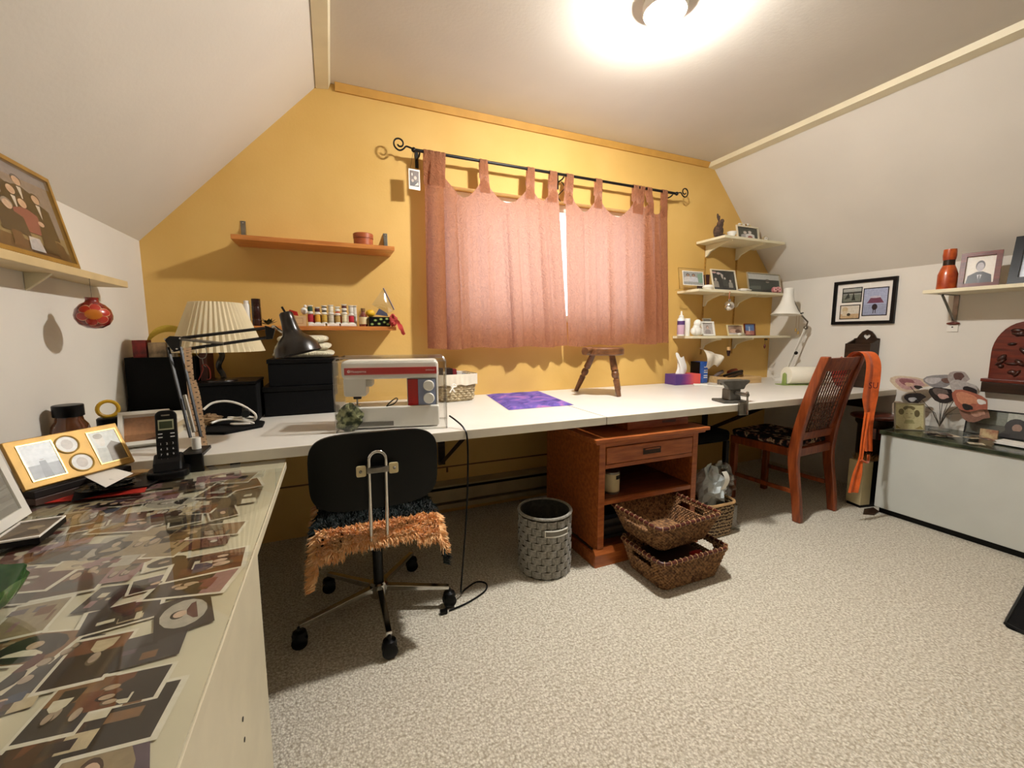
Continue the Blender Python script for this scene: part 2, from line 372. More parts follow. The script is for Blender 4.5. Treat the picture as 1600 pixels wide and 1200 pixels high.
# corner shelves
def bracket_white(parent, x, d, z=0):
    pts = [(-.001, -.0005), (-d, -.0005), (-d, -.012), (-d*.8, -.016), (-d*.45, -.034), (-d*.2, -.055), (-.02, -.085), (-.001, -.09)]
    MB().prism(pts, x-.007, x+.007, plane='yz').build('bracket', WPAINT, parent)
cs = []
for nm, x0, x1, d, z, lab in (('top', 2.595, 3.235, .262, 1.789, 'short top white corner shelf with the animal figurine and wedding photo'),
                         ('mid', 2.425, 3.40, .21, 1.414, 'middle white corner shelf with the large black and white photos'),
                         ('low', 2.40, 3.47, .20, 1.078, 'lowest white corner shelf with the glue bottle and small frames')):
    o = T('corner_shelf', lab, 'shelf', (x0, YB, z)); 
    B(0, x1-x0, -d, -.006, 0, .018).build('board', WPAINT, o, bevel=.002)
    for bx in ((2.70, 3.03) if nm == 'top' else (2.70, 3.05)): bracket_white(o, bx-x0, d*.92)
    cs.append(z+.018)
    if nm == 'low':
        pass
CT, CM_, CLO = cs
for x, lab in ((2.70, 'slotted metal shelf standard on the yellow wall nearer the curtain'), (3.04, 'slotted metal shelf standard on the yellow wall nearer the white corner')):
    o = T('shelf_standard', lab, 'shelf track', (x, YB, .95))
    mb = MB()
    for z0, z1 in ((0, .127), (.148, .463), (.484, .838)):
        mb.box(-.0075, -.004, -.0055, -.0005, z0, z1); mb.box(.004, .0075, -.0055, -.0005, z0, z1); mb.box(-.004, .004, -.0018, -.0005, z0, z1)
    mb.build('channel', mat('standard_paint', (196, 148, 66), .5, .1, var=.1), o)
    mb = MB(); [mb.box(-.002, .002, -.0022, -.0019, z, z+.012) for z in [k*.03+.01 for k in range(27)] if not (.12 < z < .15 or .45 < z < .486)]
    mb.build('slots', HDK, o)
# right wall shelf
o = T('wall_shelf', 'white wall shelf on steel brackets on the right wall above the chest', 'shelf', (XR, 1.365, 1.34))
B(-.30, -.001, -1.2, 0, 0, .02).build('board', WPAINT, o, bevel=.002)
for y in (-.04, -.85):
    B(-.006, -.001, y-.012, y+.012, -.16, -.0005).build('wall_strap', STEEL, o)
    B(-.2, -.0065, y-.01, y+.01, -.004, -.0005).build('arm_strap', STEEL, o)
    MB().tube([(-.17, y, -.008), (-.012, y, -.15)], .007, 6).build('brace', STEEL, o)

# ================================================================== CURTAINS
RY, RZ0 = 2.41, 2.098
def rodz(x): return RZ0
o = T('curtain_rod', 'thin black iron curtain rod with scroll finials above the window', 'curtain rod', (0.47, RY, RZ0))
MB().tube([(0, 0, 0), (1.82, 0, 0)], .0085, 10).build('rod', BLKMT, o, smooth=True)
def scroll(sx, x0):
    pts = [(x0, 0, 0)]+[(x0+sx*(.03+.012*k), 0, .012*math.sin(k*1.2)) for k in range(1, 4)]
    for k in range(13):
        a = R(-90+k*35); r = .034-.0019*k; pts.append((x0+sx*(.085+r*math.cos(a)), 0, .02+r*math.sin(a)))
    return spline(pts, 3)
fin_ = MB().tube(scroll(1, 1.821), .0045, 6).build('finial', BLKMT, o, smooth=True)
MB().sphere((1.832, 0, 0), .013, 10, 7).build('finial_collar', BLKMT, o, smooth=True)
MB().tube(scroll(-1, -.001), .0045, 6).build('finial', BLKMT, o, smooth=True)
MB().sphere((-.012, 0, 0), .013, 10, 7).build('finial_collar', BLKMT, o, smooth=True)
for x in (.02, .915, 1.795):
    mb = MB().box(x-.009, x+.009, YB-RY-.006, YB-RY-.001, -.06, .03); mb.tube([(x, YB-RY-.006, -.02), (x, .02, -.02), (x, .0, -.012)], .005, 6)
    mb.build('bracket', BLKMT, o)
mb = MB()
pts = [(.915, .03, -.03-.0026*k+.0*k) for k in range(1)]
s_ = [(.915+.022*math.sin(t*.55), .03, -.03-.011*t) for t in range(12)]
MB().tube(spline(s_, 3), .003, 6).build('scroll_bracket', BLKMT, o, smooth=True)

def curtain_mat():
    m = bpy.data.materials.new('crinkled_terracotta_cloth'); m.use_nodes = True; nt = m.node_tree; N = nt.nodes; L = nt.links
    N.remove(N['Principled BSDF'])
    tc = N.new('ShaderNodeTexCoord'); mp = N.new('ShaderNodeMapping'); mp.inputs['Scale'].default_value = (1, 1, .8); L.new(tc.outputs['Object'], mp.inputs[0])
    n = N.new('ShaderNodeTexNoise'); n.inputs['Scale'].default_value = 42; n.inputs['Detail'].default_value = 3; n.inputs['Distortion'].default_value = 2.2; L.new(mp.outputs[0], n.inputs[0])
    cr = N.new('ShaderNodeValToRGB'); cr.color_ramp.elements[0].position = .3; cr.color_ramp.elements[1].position = .7; cr.color_ramp.elements[0].color = lin((142, 96, 70)); cr.color_ramp.elements[1].color = lin((174, 122, 90)); L.new(n.outputs[0], cr.inputs[0])
    bp = N.new('ShaderNodeBump'); bp.inputs['Strength'].default_value = .8; bp.inputs['Distance'].default_value = .012; L.new(n.outputs[0], bp.inputs['Height'])
    d = N.new('ShaderNodeBsdfDiffuse'); L.new(cr.outputs[0], d.inputs[0]); L.new(bp.outputs[0], d.inputs['Normal'])
    t = N.new('ShaderNodeBsdfTranslucent'); t.inputs[0].default_value = lin((228, 178, 160)); L.new(bp.outputs[0], t.inputs['Normal'])
    mx = N.new('ShaderNodeMixShader'); mx.inputs[0].default_value = .42; L.new(d.outputs[0], mx.inputs[1]); L.new(t.outputs[0], mx.inputs[2]); L.new(mx.outputs[0], N['Material Output'].inputs[0])
    return m
CURT = curtain_mat()
def curtain(label, tabs, xe0, xe1, xb0, xb1, zb0, zb1, bunch, seed):
    """tabs: list of (x, width); bunch: list of (u centre, half width, depth)"""
    o = T('curtain', label, 'curtain', (xb0, RY, 1.03)); rnd = random.Random(seed)
    ph = [rnd.uniform(0, 6) for _ in range(4)]
    ztab = RZ0-.088
    tx = [t[0] for t in tabs]
    def topz(x):
        for a, b in zip(tx[:-1], tx[1:]):
            if a <= x <= b:
                s = (x-a)/(b-a); g = b-a; return ztab - min(.125, .55*g)*(1-abs(2*s-1)**1.7)
        return ztab-.02
    def fn(u, v):
        xt = xe0+(xe1-xe0)*u; xb = xb0+(xb1-xb0)*u
        zt = topz(xt); zb = zb0+(zb1-zb0)*u+.005*math.sin(u*19+ph[0])
        z = zt+(zb-zt)*v; x = xt+(xb-xt)*v
        e = .35+.65*min(1, v*1.6)
        y = e*(.009*math.sin(2*PI*u*5.3+ph[1]+.5*v)+.004*math.sin(2*PI*u*11+ph[2]-v)+.0018*math.sin(2*PI*u*27+ph[3]))
        for (uc, hw, dp) in bunch:
            k = (u-uc)/hw
            if abs(k) < 1: y -= dp*e*(.5+.5*math.cos(PI*k)); x += .5*hw*(xe1-xe0)*math.sin(PI*k)*e*.55
        return Vector((x-xb0, max(-.075, min(.05, y)), z-1.03))
    MB().grid(fn, 150, 44).build('cloth', CURT, o, smooth=True)
    for i, (x, wd) in enumerate(tabs):
        u = (x-xe0)/(xe1-xe0); yb = fn(min(1, max(0, u)), 0).y
        prof = [(yb-.003, ztab-.085), (yb-.004, ztab-.01), (-.011, RZ0-.03), (-.0115, RZ0), (-.008, RZ0+.009), (0, RZ0+.0125), (.008, RZ0+.009), (.0115, RZ0), (.011, RZ0-.03), (yb+.012, ztab-.005)]
        tw = rnd.uniform(-.01, .01)
        def tf(a, b, prof=prof, wd=wd, x=x, tw=tw):
            k = b*(len(prof)-1); i0 = min(int(k), len(prof)-2); f = k-i0
            y = prof[i0][0]+(prof[i0+1][0]-prof[i0][0])*f; z = prof[i0][1]+(prof[i0+1][1]-prof[i0][1])*f
            dn = max(0, (RZ0-z)/.15); wdd = wd*(.9+.25*dn)
            return Vector((x+(a-.5)*wdd+tw*dn-xb0, y-.003*math.sin(a*PI*3)*(1-dn if dn < 1 else 0), z-1.03))
        MB().grid(tf, 6, 27).build('tab', CURT, o, smooth=True)
    # hem band
    return o
def rx(px, py): return uy(px, py, RY).x
curtain('left terracotta tab-top curtain panel with deep folds beside the hanging snapshot',
        [(rx(668, 246), .05), (rx(679, 247), .045), (rx(690, 248), .045), (rx(755, 251), .052), (rx(829, 264), .052), (rx(864, 270), .056)],
        rx(663, 262), rx(872, 285), .505, 1.428, 1.028, 1.034, [(.07, .06, .05), (.17, .05, .035), (.62, .05, .025), (.86, .04, .03)], 3)
curtain('right terracotta tab-top curtain panel next to the white corner shelves',
        [(rx(890, 274), .056), (rx(935, 281), .054), (rx(993, 291), .05), (rx(1003, 293), .046), (rx(1014, 295), .046), (rx(1038, 298), .05)],
        rx(884, 285), rx(1043, 300), 1.433, 2.272, 1.033, 1.045, [(.12, .05, .025), (.46, .06, .02), (.80, .035, .055), (.9, .035, .05)], 9)
# snapshot hanging from the rod end
p = uy(647, 264, 2.40)
o = T('hanging_snapshot', 'small white-bordered snapshot hanging on threads from the curtain rod end', 'photo', (p.x-.03, 2.40, p.z-.105), .12)
B(0, .062, 0, .002, 0, .105).build('card', PAPER, o)
pr_ = print_mb(.05, .08, [('r', 0, .0, 1, .35, (60, 48, 40)), ('e', .25, .75, .07, .1, (220, 210, 190)), ('e', .6, .55, .16, .12, (190, 170, 150)), ('e', .3, .35, .14, .1, (170, 150, 130)), ('p', [(.5, .05), (.9, .3), (.95, .1)], (200, 190, 170))], (96, 76, 62)).build('print', PRINT, o); pr_.location = (.006, -.0006, .017)
MB().tube([(.01, .001, .105), (.028, .001, .19)], .0008, 4).tube([(.052, .001, .105), (.032, .001, .19)], .0008, 4).build('threads', BLKPL, o)

# ================================================================== LARGE FURNITURE ON THE FLOOR
# wooden cabinet
cx, cy = 1.105, 1.598
o = T('wooden_cabinet', 'open oak bedside cabinet with one drawer standing under the worktop', 'cabinet', (cx, cy, 0))
w_, d_, h_ = .655, .52, .64
for x0, x1 in ((.02, .04), (w_-.04, w_-.02)): B(x0, x1, .02, d_, .075, .6).build('side_panel', OAK, o)
for x0, x1 in ((.0195, .055), (w_-.055, w_-.0195)): B(x0, x1, .0, .0195, .0855, .6).build('front_stile', OAK, o, bevel=.002)
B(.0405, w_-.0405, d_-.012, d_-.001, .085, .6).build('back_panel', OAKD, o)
B(.056, w_-.056, .001, .0195, .478, .497).build('rail', OAK, o, bevel=.001)
B(.056, w_-.056, .001, .0195, .584, .6).build('rail', OAK, o, bevel=.001)
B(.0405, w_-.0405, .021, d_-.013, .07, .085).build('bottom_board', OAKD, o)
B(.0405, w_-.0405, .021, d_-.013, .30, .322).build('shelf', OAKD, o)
B(.056, w_-.056, .002, .0205, .30, .322).build('shelf_edge', OAK, o, bevel=.001)
mb = MB().prism(rrect(w_+.02, d_+.03, .004, 2, w_/2, d_/2-.005), .604, .617, 'xy').prism(rrect(w_+.05, d_+.05, .008, 3, w_/2, d_/2-.012), .617, .634, 'xy'); mb.build('top_board', OAK, o, bevel=.004)
mb = MB().box(0, w_, -.012, .008, 0, .062).box(0, .018, .008, d_, 0, .062).box(w_-.018, w_, .008, d_, 0, .062)
mb.build('plinth', OAK, o, bevel=.002)
mb = MB().prism([(-.012, .0625), (.004, .085), (.012, .085), (.012, .0625)], .0, w_, plane='yz'); mb.build('plinth_moulding', OAK, o)
dr = B(.06, w_-.06, -.003, .016, .5, .581).build('drawer', OAK, o, bevel=.004)
B(w_/2-.055, w_/2+.055, -.0045, -.0032, .525, .556).build('pull_recess', DKWOOD, dr); B(w_/2-.045, w_/2+.045, -.009, -.0046, .548, .554).build('pull_lip', OAK, dr)
# things in cabinet
o = T('paint_can', 'small paint can with a cream and white label on the cabinet shelf', 'can', (cx+.155, cy+.09, .3225))
MB().lathe([(0, .0), (.042, 0), (.042, .11), (.039, .113), (.036, .109), (0, .109)], 20).build('tin', STEEL, o, smooth=True)
MB().lathe([(.0424, .012), (.0426, .013), (.0426, .1), (.0424, .101)], 20, close=False).build('label', CREAM, o, smooth=True)
MB().lathe([(.0428, .075), (.043, .076), (.043, .094), (.0428, .095)], 6, close=False, a0=-1.6, a1=-.7).build('brand_patch', BLKPL, o)
rnd = random.Random(4); z = .0855
for i in range(7):
    h = rnd.uniform(.01, .022); o = tag(B(0, .2, 0, .27, 0, h).build('magazine', mat('mag%d' % i, rnd.choice([(60, 58, 60), (90, 84, 78), (40, 44, 52), (120, 112, 100)]), .4, var=.2)), '%s magazine of the dim stack on the cabinet floor' % ['bottom', 'second lowest', 'third lowest', 'middle', 'third highest', 'second highest', 'top'][i], 'magazine', 'magazines in the cabinet')
    o.location = (cx+.075+rnd.uniform(0, .02), cy+.06+rnd.uniform(0, .03), z+.0003); z += h+.0006
# flat wooden box between cabinet and worktop
a = uz(1000, 668, .66)
o = T('flat_wooden_box', 'flat reddish wooden drawer box lying on the oak cabinet', 'box', (1.335, 1.665, .6345))
B(0, .40, 0, .3, 0, .052).build('body', wood('pine_red', (176, 92, 48), (150, 70, 34)), o, bevel=.002); B(.22, .31, -.003, -.0005, .02, .034).build('handle', REDW, o, bevel=.001)

# felt bin
bc = (.893, 1.70)
FELT = mat('grey_felt', (158, 154, 144), .95, var=.2, vs_=90, bump=.3, bs=250, sheen=.3); FELTD = mat('dark_felt', (70, 66, 58), .95, var=.2, vs_=60)
o = T('woven_felt_bin', 'round grey woven felt waste bin with handle strap', 'bin', (bc[0], bc[1], 0))
r0, hb = .125, .29
MB().lathe([(0, 0.0005), (r0-.006, 0.0005), (r0-.006, hb), (r0-.012, hb), (r0-.012, .01), (0, .01)], 40).build('liner', FELTD, o, smooth=True)
MB().tube([(math.cos(2*PI*k/48)*(r0-.002), math.sin(2*PI*k/48)*(r0-.002), hb) for k in range(48)], .007, 8, closed=True).build('rim', FELT, o, smooth=True)
nc, nr = 16, 8; rh = (hb-.02)/nr
mbp = MB(); A = 2*PI/nc*.96
def patch(u, v): 
    a = (u-.5)*A; bul = .006*math.sin(PI*u); rr = r0-.005+bul; return Vector((rr*math.cos(a), rr*math.sin(a), v*(rh*.95)))
mbp.grid(patch, 4, 1); pm = mbp.mesh('felt_strip', FELT, smooth=True)
for i in range(nr):
    for k in range(nc):
        q = link('felt_strip', pm, o, (0, 0, .008+i*rh), (0, 0, 2*PI*(k+.5*(i % 2))/nc)); s = 1.0+.012*((k+i) % 2); q.scale = (s, s, 1)
aa = R(-92)
mb = MB()
def strap(u, v): a = aa+(u-.5)*.85; rr = r0+.009+.004*math.sin(PI*u); return Vector((rr*math.cos(a), rr*math.sin(a), .215+.026*v))
hs = MB().grid(strap, 10, 1).build('handle_strap', mat('pale_felt', (150, 146, 136), .9, var=.1), o, smooth=True)
MB().tube([strap(k/10, 0) for k in range(11)]+[strap(1-k/10, 1) for k in range(11)], .003, 6, closed=True).build('strap_piping', mat('piping_felt', (206, 202, 190), .9), hs)
# wicker baskets
WICK = mat('brown_seagrass', (168, 124, 80), .7, c2=(80, 50, 28), vs_=70, bump=.3, bs=150); WRIM = mat('red_cane_rim', (92, 38, 24), .4, var=.25, vs_=40)
WTIE = mat('pale_tie', (190, 150, 100), .6, var=.2)
def rr_path(w, d, r, n):
    P = rrect(w, d, r, 6); L = [0]
    for i in range(len(P)): a, b = P[i], P[(i+1) % len(P)]; L.append(L[-1]+math.hypot(b[0]-a[0], b[1]-a[1]))
    out = []
    for k in range(n):
        s = L[-1]*k/n; j = max(i for i in range(len(P)) if L[i] <= s+1e-9); f = (s-L[j])/max(1e-9, L[j+1]-L[j]); a, b = P[j], P[(j+1) % len(P)]
        out.append((a[0]+(b[0]-a[0])*f, a[1]+(b[1]-a[1])*f))
    return out
def wicker(o, wb, db, wt, dt, h, rows, m, rimm, tiem, n=150, sr=None, amp=.003, hole=None, rim_r=.008, basem=None):
    mb = MB(); sr = sr or h/rows*.6
    for k in range(rows):
        f = (k+.5)/rows; W_, D_ = wb+(wt-wb)*f, db+(dt-db)*f; P = rr_path(W_, D_, .03, n); pts = []
        for i, (x, y) in enumerate(P):
            s = amp*(1 if (i+k) % 2 else -1); L_ = math.hypot(x, y); pts.append(Vector((x+x/L_*s, y+y/L_*s, sr+f*(h-sr))))
        if hole and hole[0] <= f <= hole[1]:
            seg = []
            for p_ in pts+pts[:1]:
                if abs(p_.y) < hole[2] and abs(p_.x) > W_*.4:
                    if len(seg) > 2: mb.tube(seg, sr, 5)
                    seg = []
                else: seg.append(p_)
            if len(seg) > 2: mb.tube(seg, sr, 5)
        else: mb.tube(pts, sr, 5, closed=True)
    stuff(mb.build('weave', m, o, smooth=True))
    P = rr_path(wt, dt, .03, 60)
    MB().tube([(x, y, h) for x, y in P], rim_r, 8, closed=True).build('rim', rimm, o, smooth=True)
    mb = MB(); P = rr_path(wt, dt, .03, 44)
    for i, (x, y) in enumerate(P):
        a, b = P[i-1], P[(i+1) % 44]; t = Vector((b[0]-a[0], b[1]-a[1], 0)).normalized(); nn = Vector((-t.y, t.x, 0)); c = Vector((x, y, h)); q = rim_r+.0015
        mb.tube([c+nn*(q*math.cos(2*PI*j/8))+Vector((0, 0, q*math.sin(2*PI*j/8))) for j in range(8)], .0022, 4, closed=True)
    stuff(mb.build('rim_ties', tiem, o))
    MB().prism(rrect(wb*.98, db*.98, .03), .0005, .008, 'xy').build('base', basem or m, o)
o = T('wicker_basket', 'lower brown wicker basket of the stack standing on the carpet with magazines', 'basket', (1.43, 1.428, 0), 0)
wicker(o, .315, .225, .39, .285, .145, 17, WICK, WRIM, WTIE, hole=(.6, .8, .06))
tops = [(.0, -.1, (34, 36, 44)), (.02, -.09, (150, 110, 60)), (-.03, -.08, (60, 40, 34))]
for k, (dx, dy, c) in enumerate(tops):
    q = tag(B(-.125, .125, -.09, .09, 0, .03).build('magazine', mat('bmag%d' % k, c, .4, var=.2)), '%s magazine lying in the lower wicker basket' % ['dark blue bottom', 'tan middle', 'brown top'][k], 'magazine', 'magazines in the lower basket'); q.location = (1.43+dx*.3, 1.428, .009+.0305*k)
q = tag(B(-.03, .03, -.01, .01, 0, .012).build('red_tin', REDP), 'small red packet between magazines in the lower basket', 'packet'); q.location = (1.50, 1.36, .102)
o = T('wicker_basket', 'upper brown wicker basket stacked skewed on the other, nearly empty', 'basket', (1.425, 1.485, .158), R(3))
wicker(o, .29, .24, .385, .325, .128, 16, WICK, WRIM, WTIE, hole=(.6, .82, .07))
# patterned woven basket with plastic bags
o = T('patterned_basket', 'small dark and tan zigzag patterned basket filled with plastic bags', 'basket', (1.925, 1.665, 0))
def zig():
    m = mat('zigzag_weave', (166, 142, 108), .8); nt = m.node_tree; N = nt.nodes; L = nt.links; b = N['Principled BSDF']
    tc = N.new('ShaderNodeTexCoord'); wv = N.new('ShaderNodeTexWave'); wv.bands_direction = 'Z'; wv.inputs['Scale'].default_value = 16; wv.inputs['Distortion'].default_value = 5; wv.inputs['Detail Scale'].default_value = 5
    L.new(tc.outputs['Object'], wv.inputs[0]); cr = N.new('ShaderNodeValToRGB'); cr.color_ramp.interpolation = 'CONSTANT'; cr.color_ramp.elements[0].color = lin((52, 34, 26)); cr.color_ramp.elements[1].position = .42; cr.color_ramp.elements[1].color = lin((176, 152, 116)); L.new(wv.outputs[0], cr.inputs[0]); L.new(cr.outputs[0], b.inputs['Base Color'])
    return m
mb = MB()
for k in range(14): mb.tube([(x, y, .008+k*.0125) for x, y in rr_path(.195+.002*k, .17+.001*k, .05, 40)], .0068, 5, closed=True)
stuff(mb.build('weave', zig(), o, smooth=True)); MB().prism(rrect(.18, .155, .05), .0005, .006, 'xy').build('base', KRAFT, o)
MB().tube([(x, y, .186) for x, y in rr_path(.225, .185, .05, 40)], .008, 6, closed=True).build('rim', WTIE, o, smooth=True)
def crumple(c, r, seed, sq=1, nu=18, nv=12, amp=.3):
    rn = random.Random(seed); ks = [(rn.uniform(2, 6), rn.uniform(2, 6), rn.uniform(0, 6)) for _ in range(5)]; mb = MB(); mb.sphere((0, 0, 0), (1, 1, 1), nu, nv); out = []
    for v in mb.v:
        v = Vector(v); th = math.atan2(v.y, v.x); k = 1+amp*sum(math.sin(a*th+b*v.z*2+p) for a, b, p in ks)/3+rn.uniform(-.05, .05)*amp*2
        out.append((c[0]+v.x*r[0]*k, c[1]+v.y*r[1]*k, c[2]+v.z*r[2]*k))
    mb.v = out; return mb
q = tag(crumple((0, 0, 0), (.085, .07, .11), 5).build('plastic_bag', mat('grey_plastic_bag', (196, 204, 204), .3, var=.1, bump=.4, bs=40)), 'greyish white plastic bag stuffed in the zigzag patterned basket', 'bag'); q.location = (1.915, 1.66, .255)
mb = MB(); mb.grid(lambda u, v: Vector((.018*(u-.5)*2-.005+.02*math.sin(v*3), -.085-.01*math.sin(v*3), .02+v*.1)), 2, 8); q2 = mb.build('handle', WPL, q)
q = tag(crumple((0, 0, 0), (.07, .075, .095), 8).build('plastic_bag', POLY), 'clear crinkled plastic bag beside the patterned basket', 'bag'); q.location = (2.105, 1.75, .24)
q = T('clear_bottle', 'small clear glass bottle on the carpet beside the patterned basket', 'bottle', (2.08, 1.635, 0))
MB().lathe([(0, .001), (.035, .001), (.038, .01), (.036, .03), (.018, .045), (.02, .13), (.022, .14), (0, .14)], 16).build('glass_body', POLY, q, smooth=True)

# chest on the right
o = T('white_chest', 'low white chest with dark green marbled top along the right wall', 'chest', (3.074, .45, 0)); Lc = .993
CHW = mat('chest_enamel', (206, 208, 200), .4, var=.03, vs_=4)
B(.0, .417, 0, Lc-.005, .04, .5).build('body', CHW, o, bevel=.004)
B(.03, .4, .02, Lc-.02, .0005, .0395).build('toe_kick', BLKPL, o)
B(-.012, .418, -.01, Lc, .5005, .524).build('top_slab', mat('green_marble', (34, 40, 30), .25, c2=(70, 76, 56), vs_=14, detail=6, coat=.3), o, bevel=.004)
# carved wall pocket
o = T('carved_wall_pocket', 'arched carved mahogany letter holder hanging on the right wall', 'wall holder', (XR-.001, 1.146, .775), R(-90))
pts = [(0, .06)]+[(0, .22)]+[(.125-.125*math.cos(R(a)), .22+.18*math.sin(R(a))) for a in range(10, 171, 10)]+[(.25, .22), (.25, .06)]
MB().prism(pts, -.02, -.001).build('back_panel', REDW, o, bevel=.003)
B(-.012, .262, -.055, -.001, .0, .0585).build('pocket', DKWOOD, o, bevel=.003); B(-.016, .266, -.06, -.001, .0595, .078).build('rail', REDW, o, bevel=.003)
CARV = wood('carved_mahogany', (66, 28, 16), (40, 16, 10), .3); rn = random.Random(2); mb = MB()
for i in range(34):
    x, z = rn.uniform(.04, .21), rn.uniform(.11, .36); r1, r2 = rn.uniform(.012, .034), rn.uniform(.008, .016)
    if (x-.125)**2/.012+(z-.2)**2/.03 < 1: mb.sphere((x, -.02, z), (r1, .012, r2), 10, 6, Matrix.Rotation(rn.uniform(-1.2, 1.2), 4, 'Y'))
mb.build('carved_relief', CARV, o, smooth=True)

# dining chair
CH = T('cane_back_chair', 'cherry wood dining chair with a woven cane back and dark floral seat', 'chair', (2.68, 1.56, 0), R(4))
hw = .188
def leg_path(x): return [(x, -.015, 0.0005), (x, .0, .14), (x, .028, .32), (x, .03, .43), (x, .01, .58), (x, -.035, .78), (x, -.095, .985)]
for sx in (-1, 1):
    pth = spline(leg_path(sx*hw), 5); mb = MB(); n = len(pth); vs = []; 
    for p in pth:
        hx, hy = .017, .03*(1-.25*abs(p.z-.45)/.5)
        vs += [(p.x-hx, p.y-hy, p.z), (p.x+hx, p.y-hy, p.z), (p.x+hx, p.y+hy, p.z), (p.x-hx, p.y+hy, p.z)]
    fs = [(0, 3, 2, 1), tuple((n-1)*4+k for k in range(4))]+[(i*4+k, i*4+(k+1) % 4, i*4+4+(k+1) % 4, i*4+4+k) for i in range(n-1) for k in range(4)]
    mb.add(vs, fs).build('back_leg', CHERRY, CH, bevel=.006)
    B(sx*(hw-.01)-.018, sx*(hw-.01)+.018, .40, .436, .0005, .385).build('front_leg', CHERRY, CH, bevel=.004)
    B(sx*(hw-.0)-.012, sx*(hw-.0)+.012, .062, .438, .385, .435).build('side_rail', CHERRY, CH, bevel=.003)
    B(sx*(hw-.005)-.008, sx*(hw-.005)+.008, .035, .4, .16, .185).build('stretcher', CHERRY, CH, bevel=.003)
B(-hw+.018, hw-.018, .015, .045, .385, .435).build('back_rail', CHERRY, CH, bevel=.003); B(-hw+.01, hw-.01, .402, .434, .386, .435).build('front_rail', CHERRY, CH, bevel=.003)
def by(z): return .01-.045*(z-.58)/.2 if z < .78 else -.035-.06*(z-.78)/.205
def slab(z0, z1, x0, x1, nm, m, th=.012):
    mb = MB(); zs = [z0+(z1-z0)*k/4 for k in range(5)]; vs = []
    for z in zs: y = by(z); vs += [(x0, y-th, z), (x1, y-th, z), (x1, y+th, z), (x0, y+th, z)]
    fs = [(0, 3, 2, 1), (16, 17, 18, 19)]+[(i*4+k, i*4+(k+1) % 4, i*4+4+(k+1) % 4, i*4+4+k) for i in range(4) for k in range(4)]
    return mb.add(vs, fs).build(nm, m, CH, bevel=.003)
slab(.90, .975, -hw+.0175, hw-.0175, 'crest_rail', CHERRY); slab(.48, .53, -hw+.0175, hw-.0175, 'lower_back_rail', CHERRY)
for sx in (-1, 1): slab(.53, .90, sx*(hw-.035)-.017, sx*(hw-.035)+.017, 'back_stile', CHERRY, .009)
CANE = mat('dark_cane', (86, 44, 22), .5, var=.2)
mb = MB(); x0, x1, z0, z1 = -hw+.052, hw-.052, .53, .90; nx, nz = 10, 15
for i in range(nx+1):
    x = x0+(x1-x0)*i/nx; mb.tube([(x, by(z0+(z1-z0)*k/5), z0+(z1-z0)*k/5) for k in range(6)], .0042, 4, flat=.4)
for j in range(nz+1):
    z = z0+(z1-z0)*j/nz; mb.tube([(x0, by(z)-.002, z), (x1, by(z)-.002, z)], .0042, 4, flat=.4)
stuff(mb.build('cane_panel', CANE, CH))
def floral():
    m = mat('floral_tapestry', (22, 20, 24), .9); nt = m.node_tree; N = nt.nodes; L = nt.links; b = N['Principled BSDF']
    tc = N.new('ShaderNodeTexCoord'); n = N.new('ShaderNodeTexNoise'); n.inputs['Scale'].default_value = 26; n.inputs['Detail'].default_value = 4; L.new(tc.outputs['Object'], n.inputs[0])
    cr = N.new('ShaderNodeValToRGB'); e = cr.color_ramp.elements; e[0].position = .5; e[0].color = lin((16, 15, 20)); e[1].position = .56; e[1].color = lin((120, 74, 62)); k = e.new(.62); k.color = lin((196, 174, 140)); k = e.new(.7); k.color = lin((30, 26, 30))
    L.new(n.outputs[0], cr.inputs[0]); L.new(cr.outputs[0], b.inputs['Base Color']); return m
MB().prism(rrect(.40, .40, .04, 5, 0, .245), .4355, .475, 'xy').build('seat_cushion', floral(), CH, bevel=.014, seg=3)
# cloth on seat
q = tag(crumple((0, 0, 0), (.055, .05, .028), 3, amp=.35).build('folded_cloth', mat('cream_cloth', (226, 210, 170), .9, var=.1)), 'crumpled cream cloth on the seat of the cane chair', 'cloth'); q.location = (2.80, 1.70, .507)
# red bag seen through the cane
rb = ux(1296, 640, 3.32)
q = T('red_bag', 'tall red fabric pouch on the worktop end behind the cane chair', 'bag', (3.32, max(1.64, rb.y-.05), DZ+.0005))
crumple((0, 0, .10), (.055, .05, .098), 12, amp=.1).build('pouch', REDP, q, smooth=True); MB().tube(spline([(-.03, 0, .185), (0, 0, .21), (.03, 0, .185)], 6), .004, 5).build('loop', REDP, q)
# black stool under the desk
q = T('black_padded_stool', 'black padded low stool pushed under the worktop beyond the cane chair', 'stool', (2.26, 2.13, 0))
MB().prism(rrect(.36, .36, .06, 5), .40, .47, 'xy').build('seat', BLACK, q, bevel=.02, seg=3)
for x in (-.15, .15):
    for y in (-.15, .15): B(x-.014, x+.014, y-.014, y+.014, .0005, .399).build('leg', BLKMT, q)

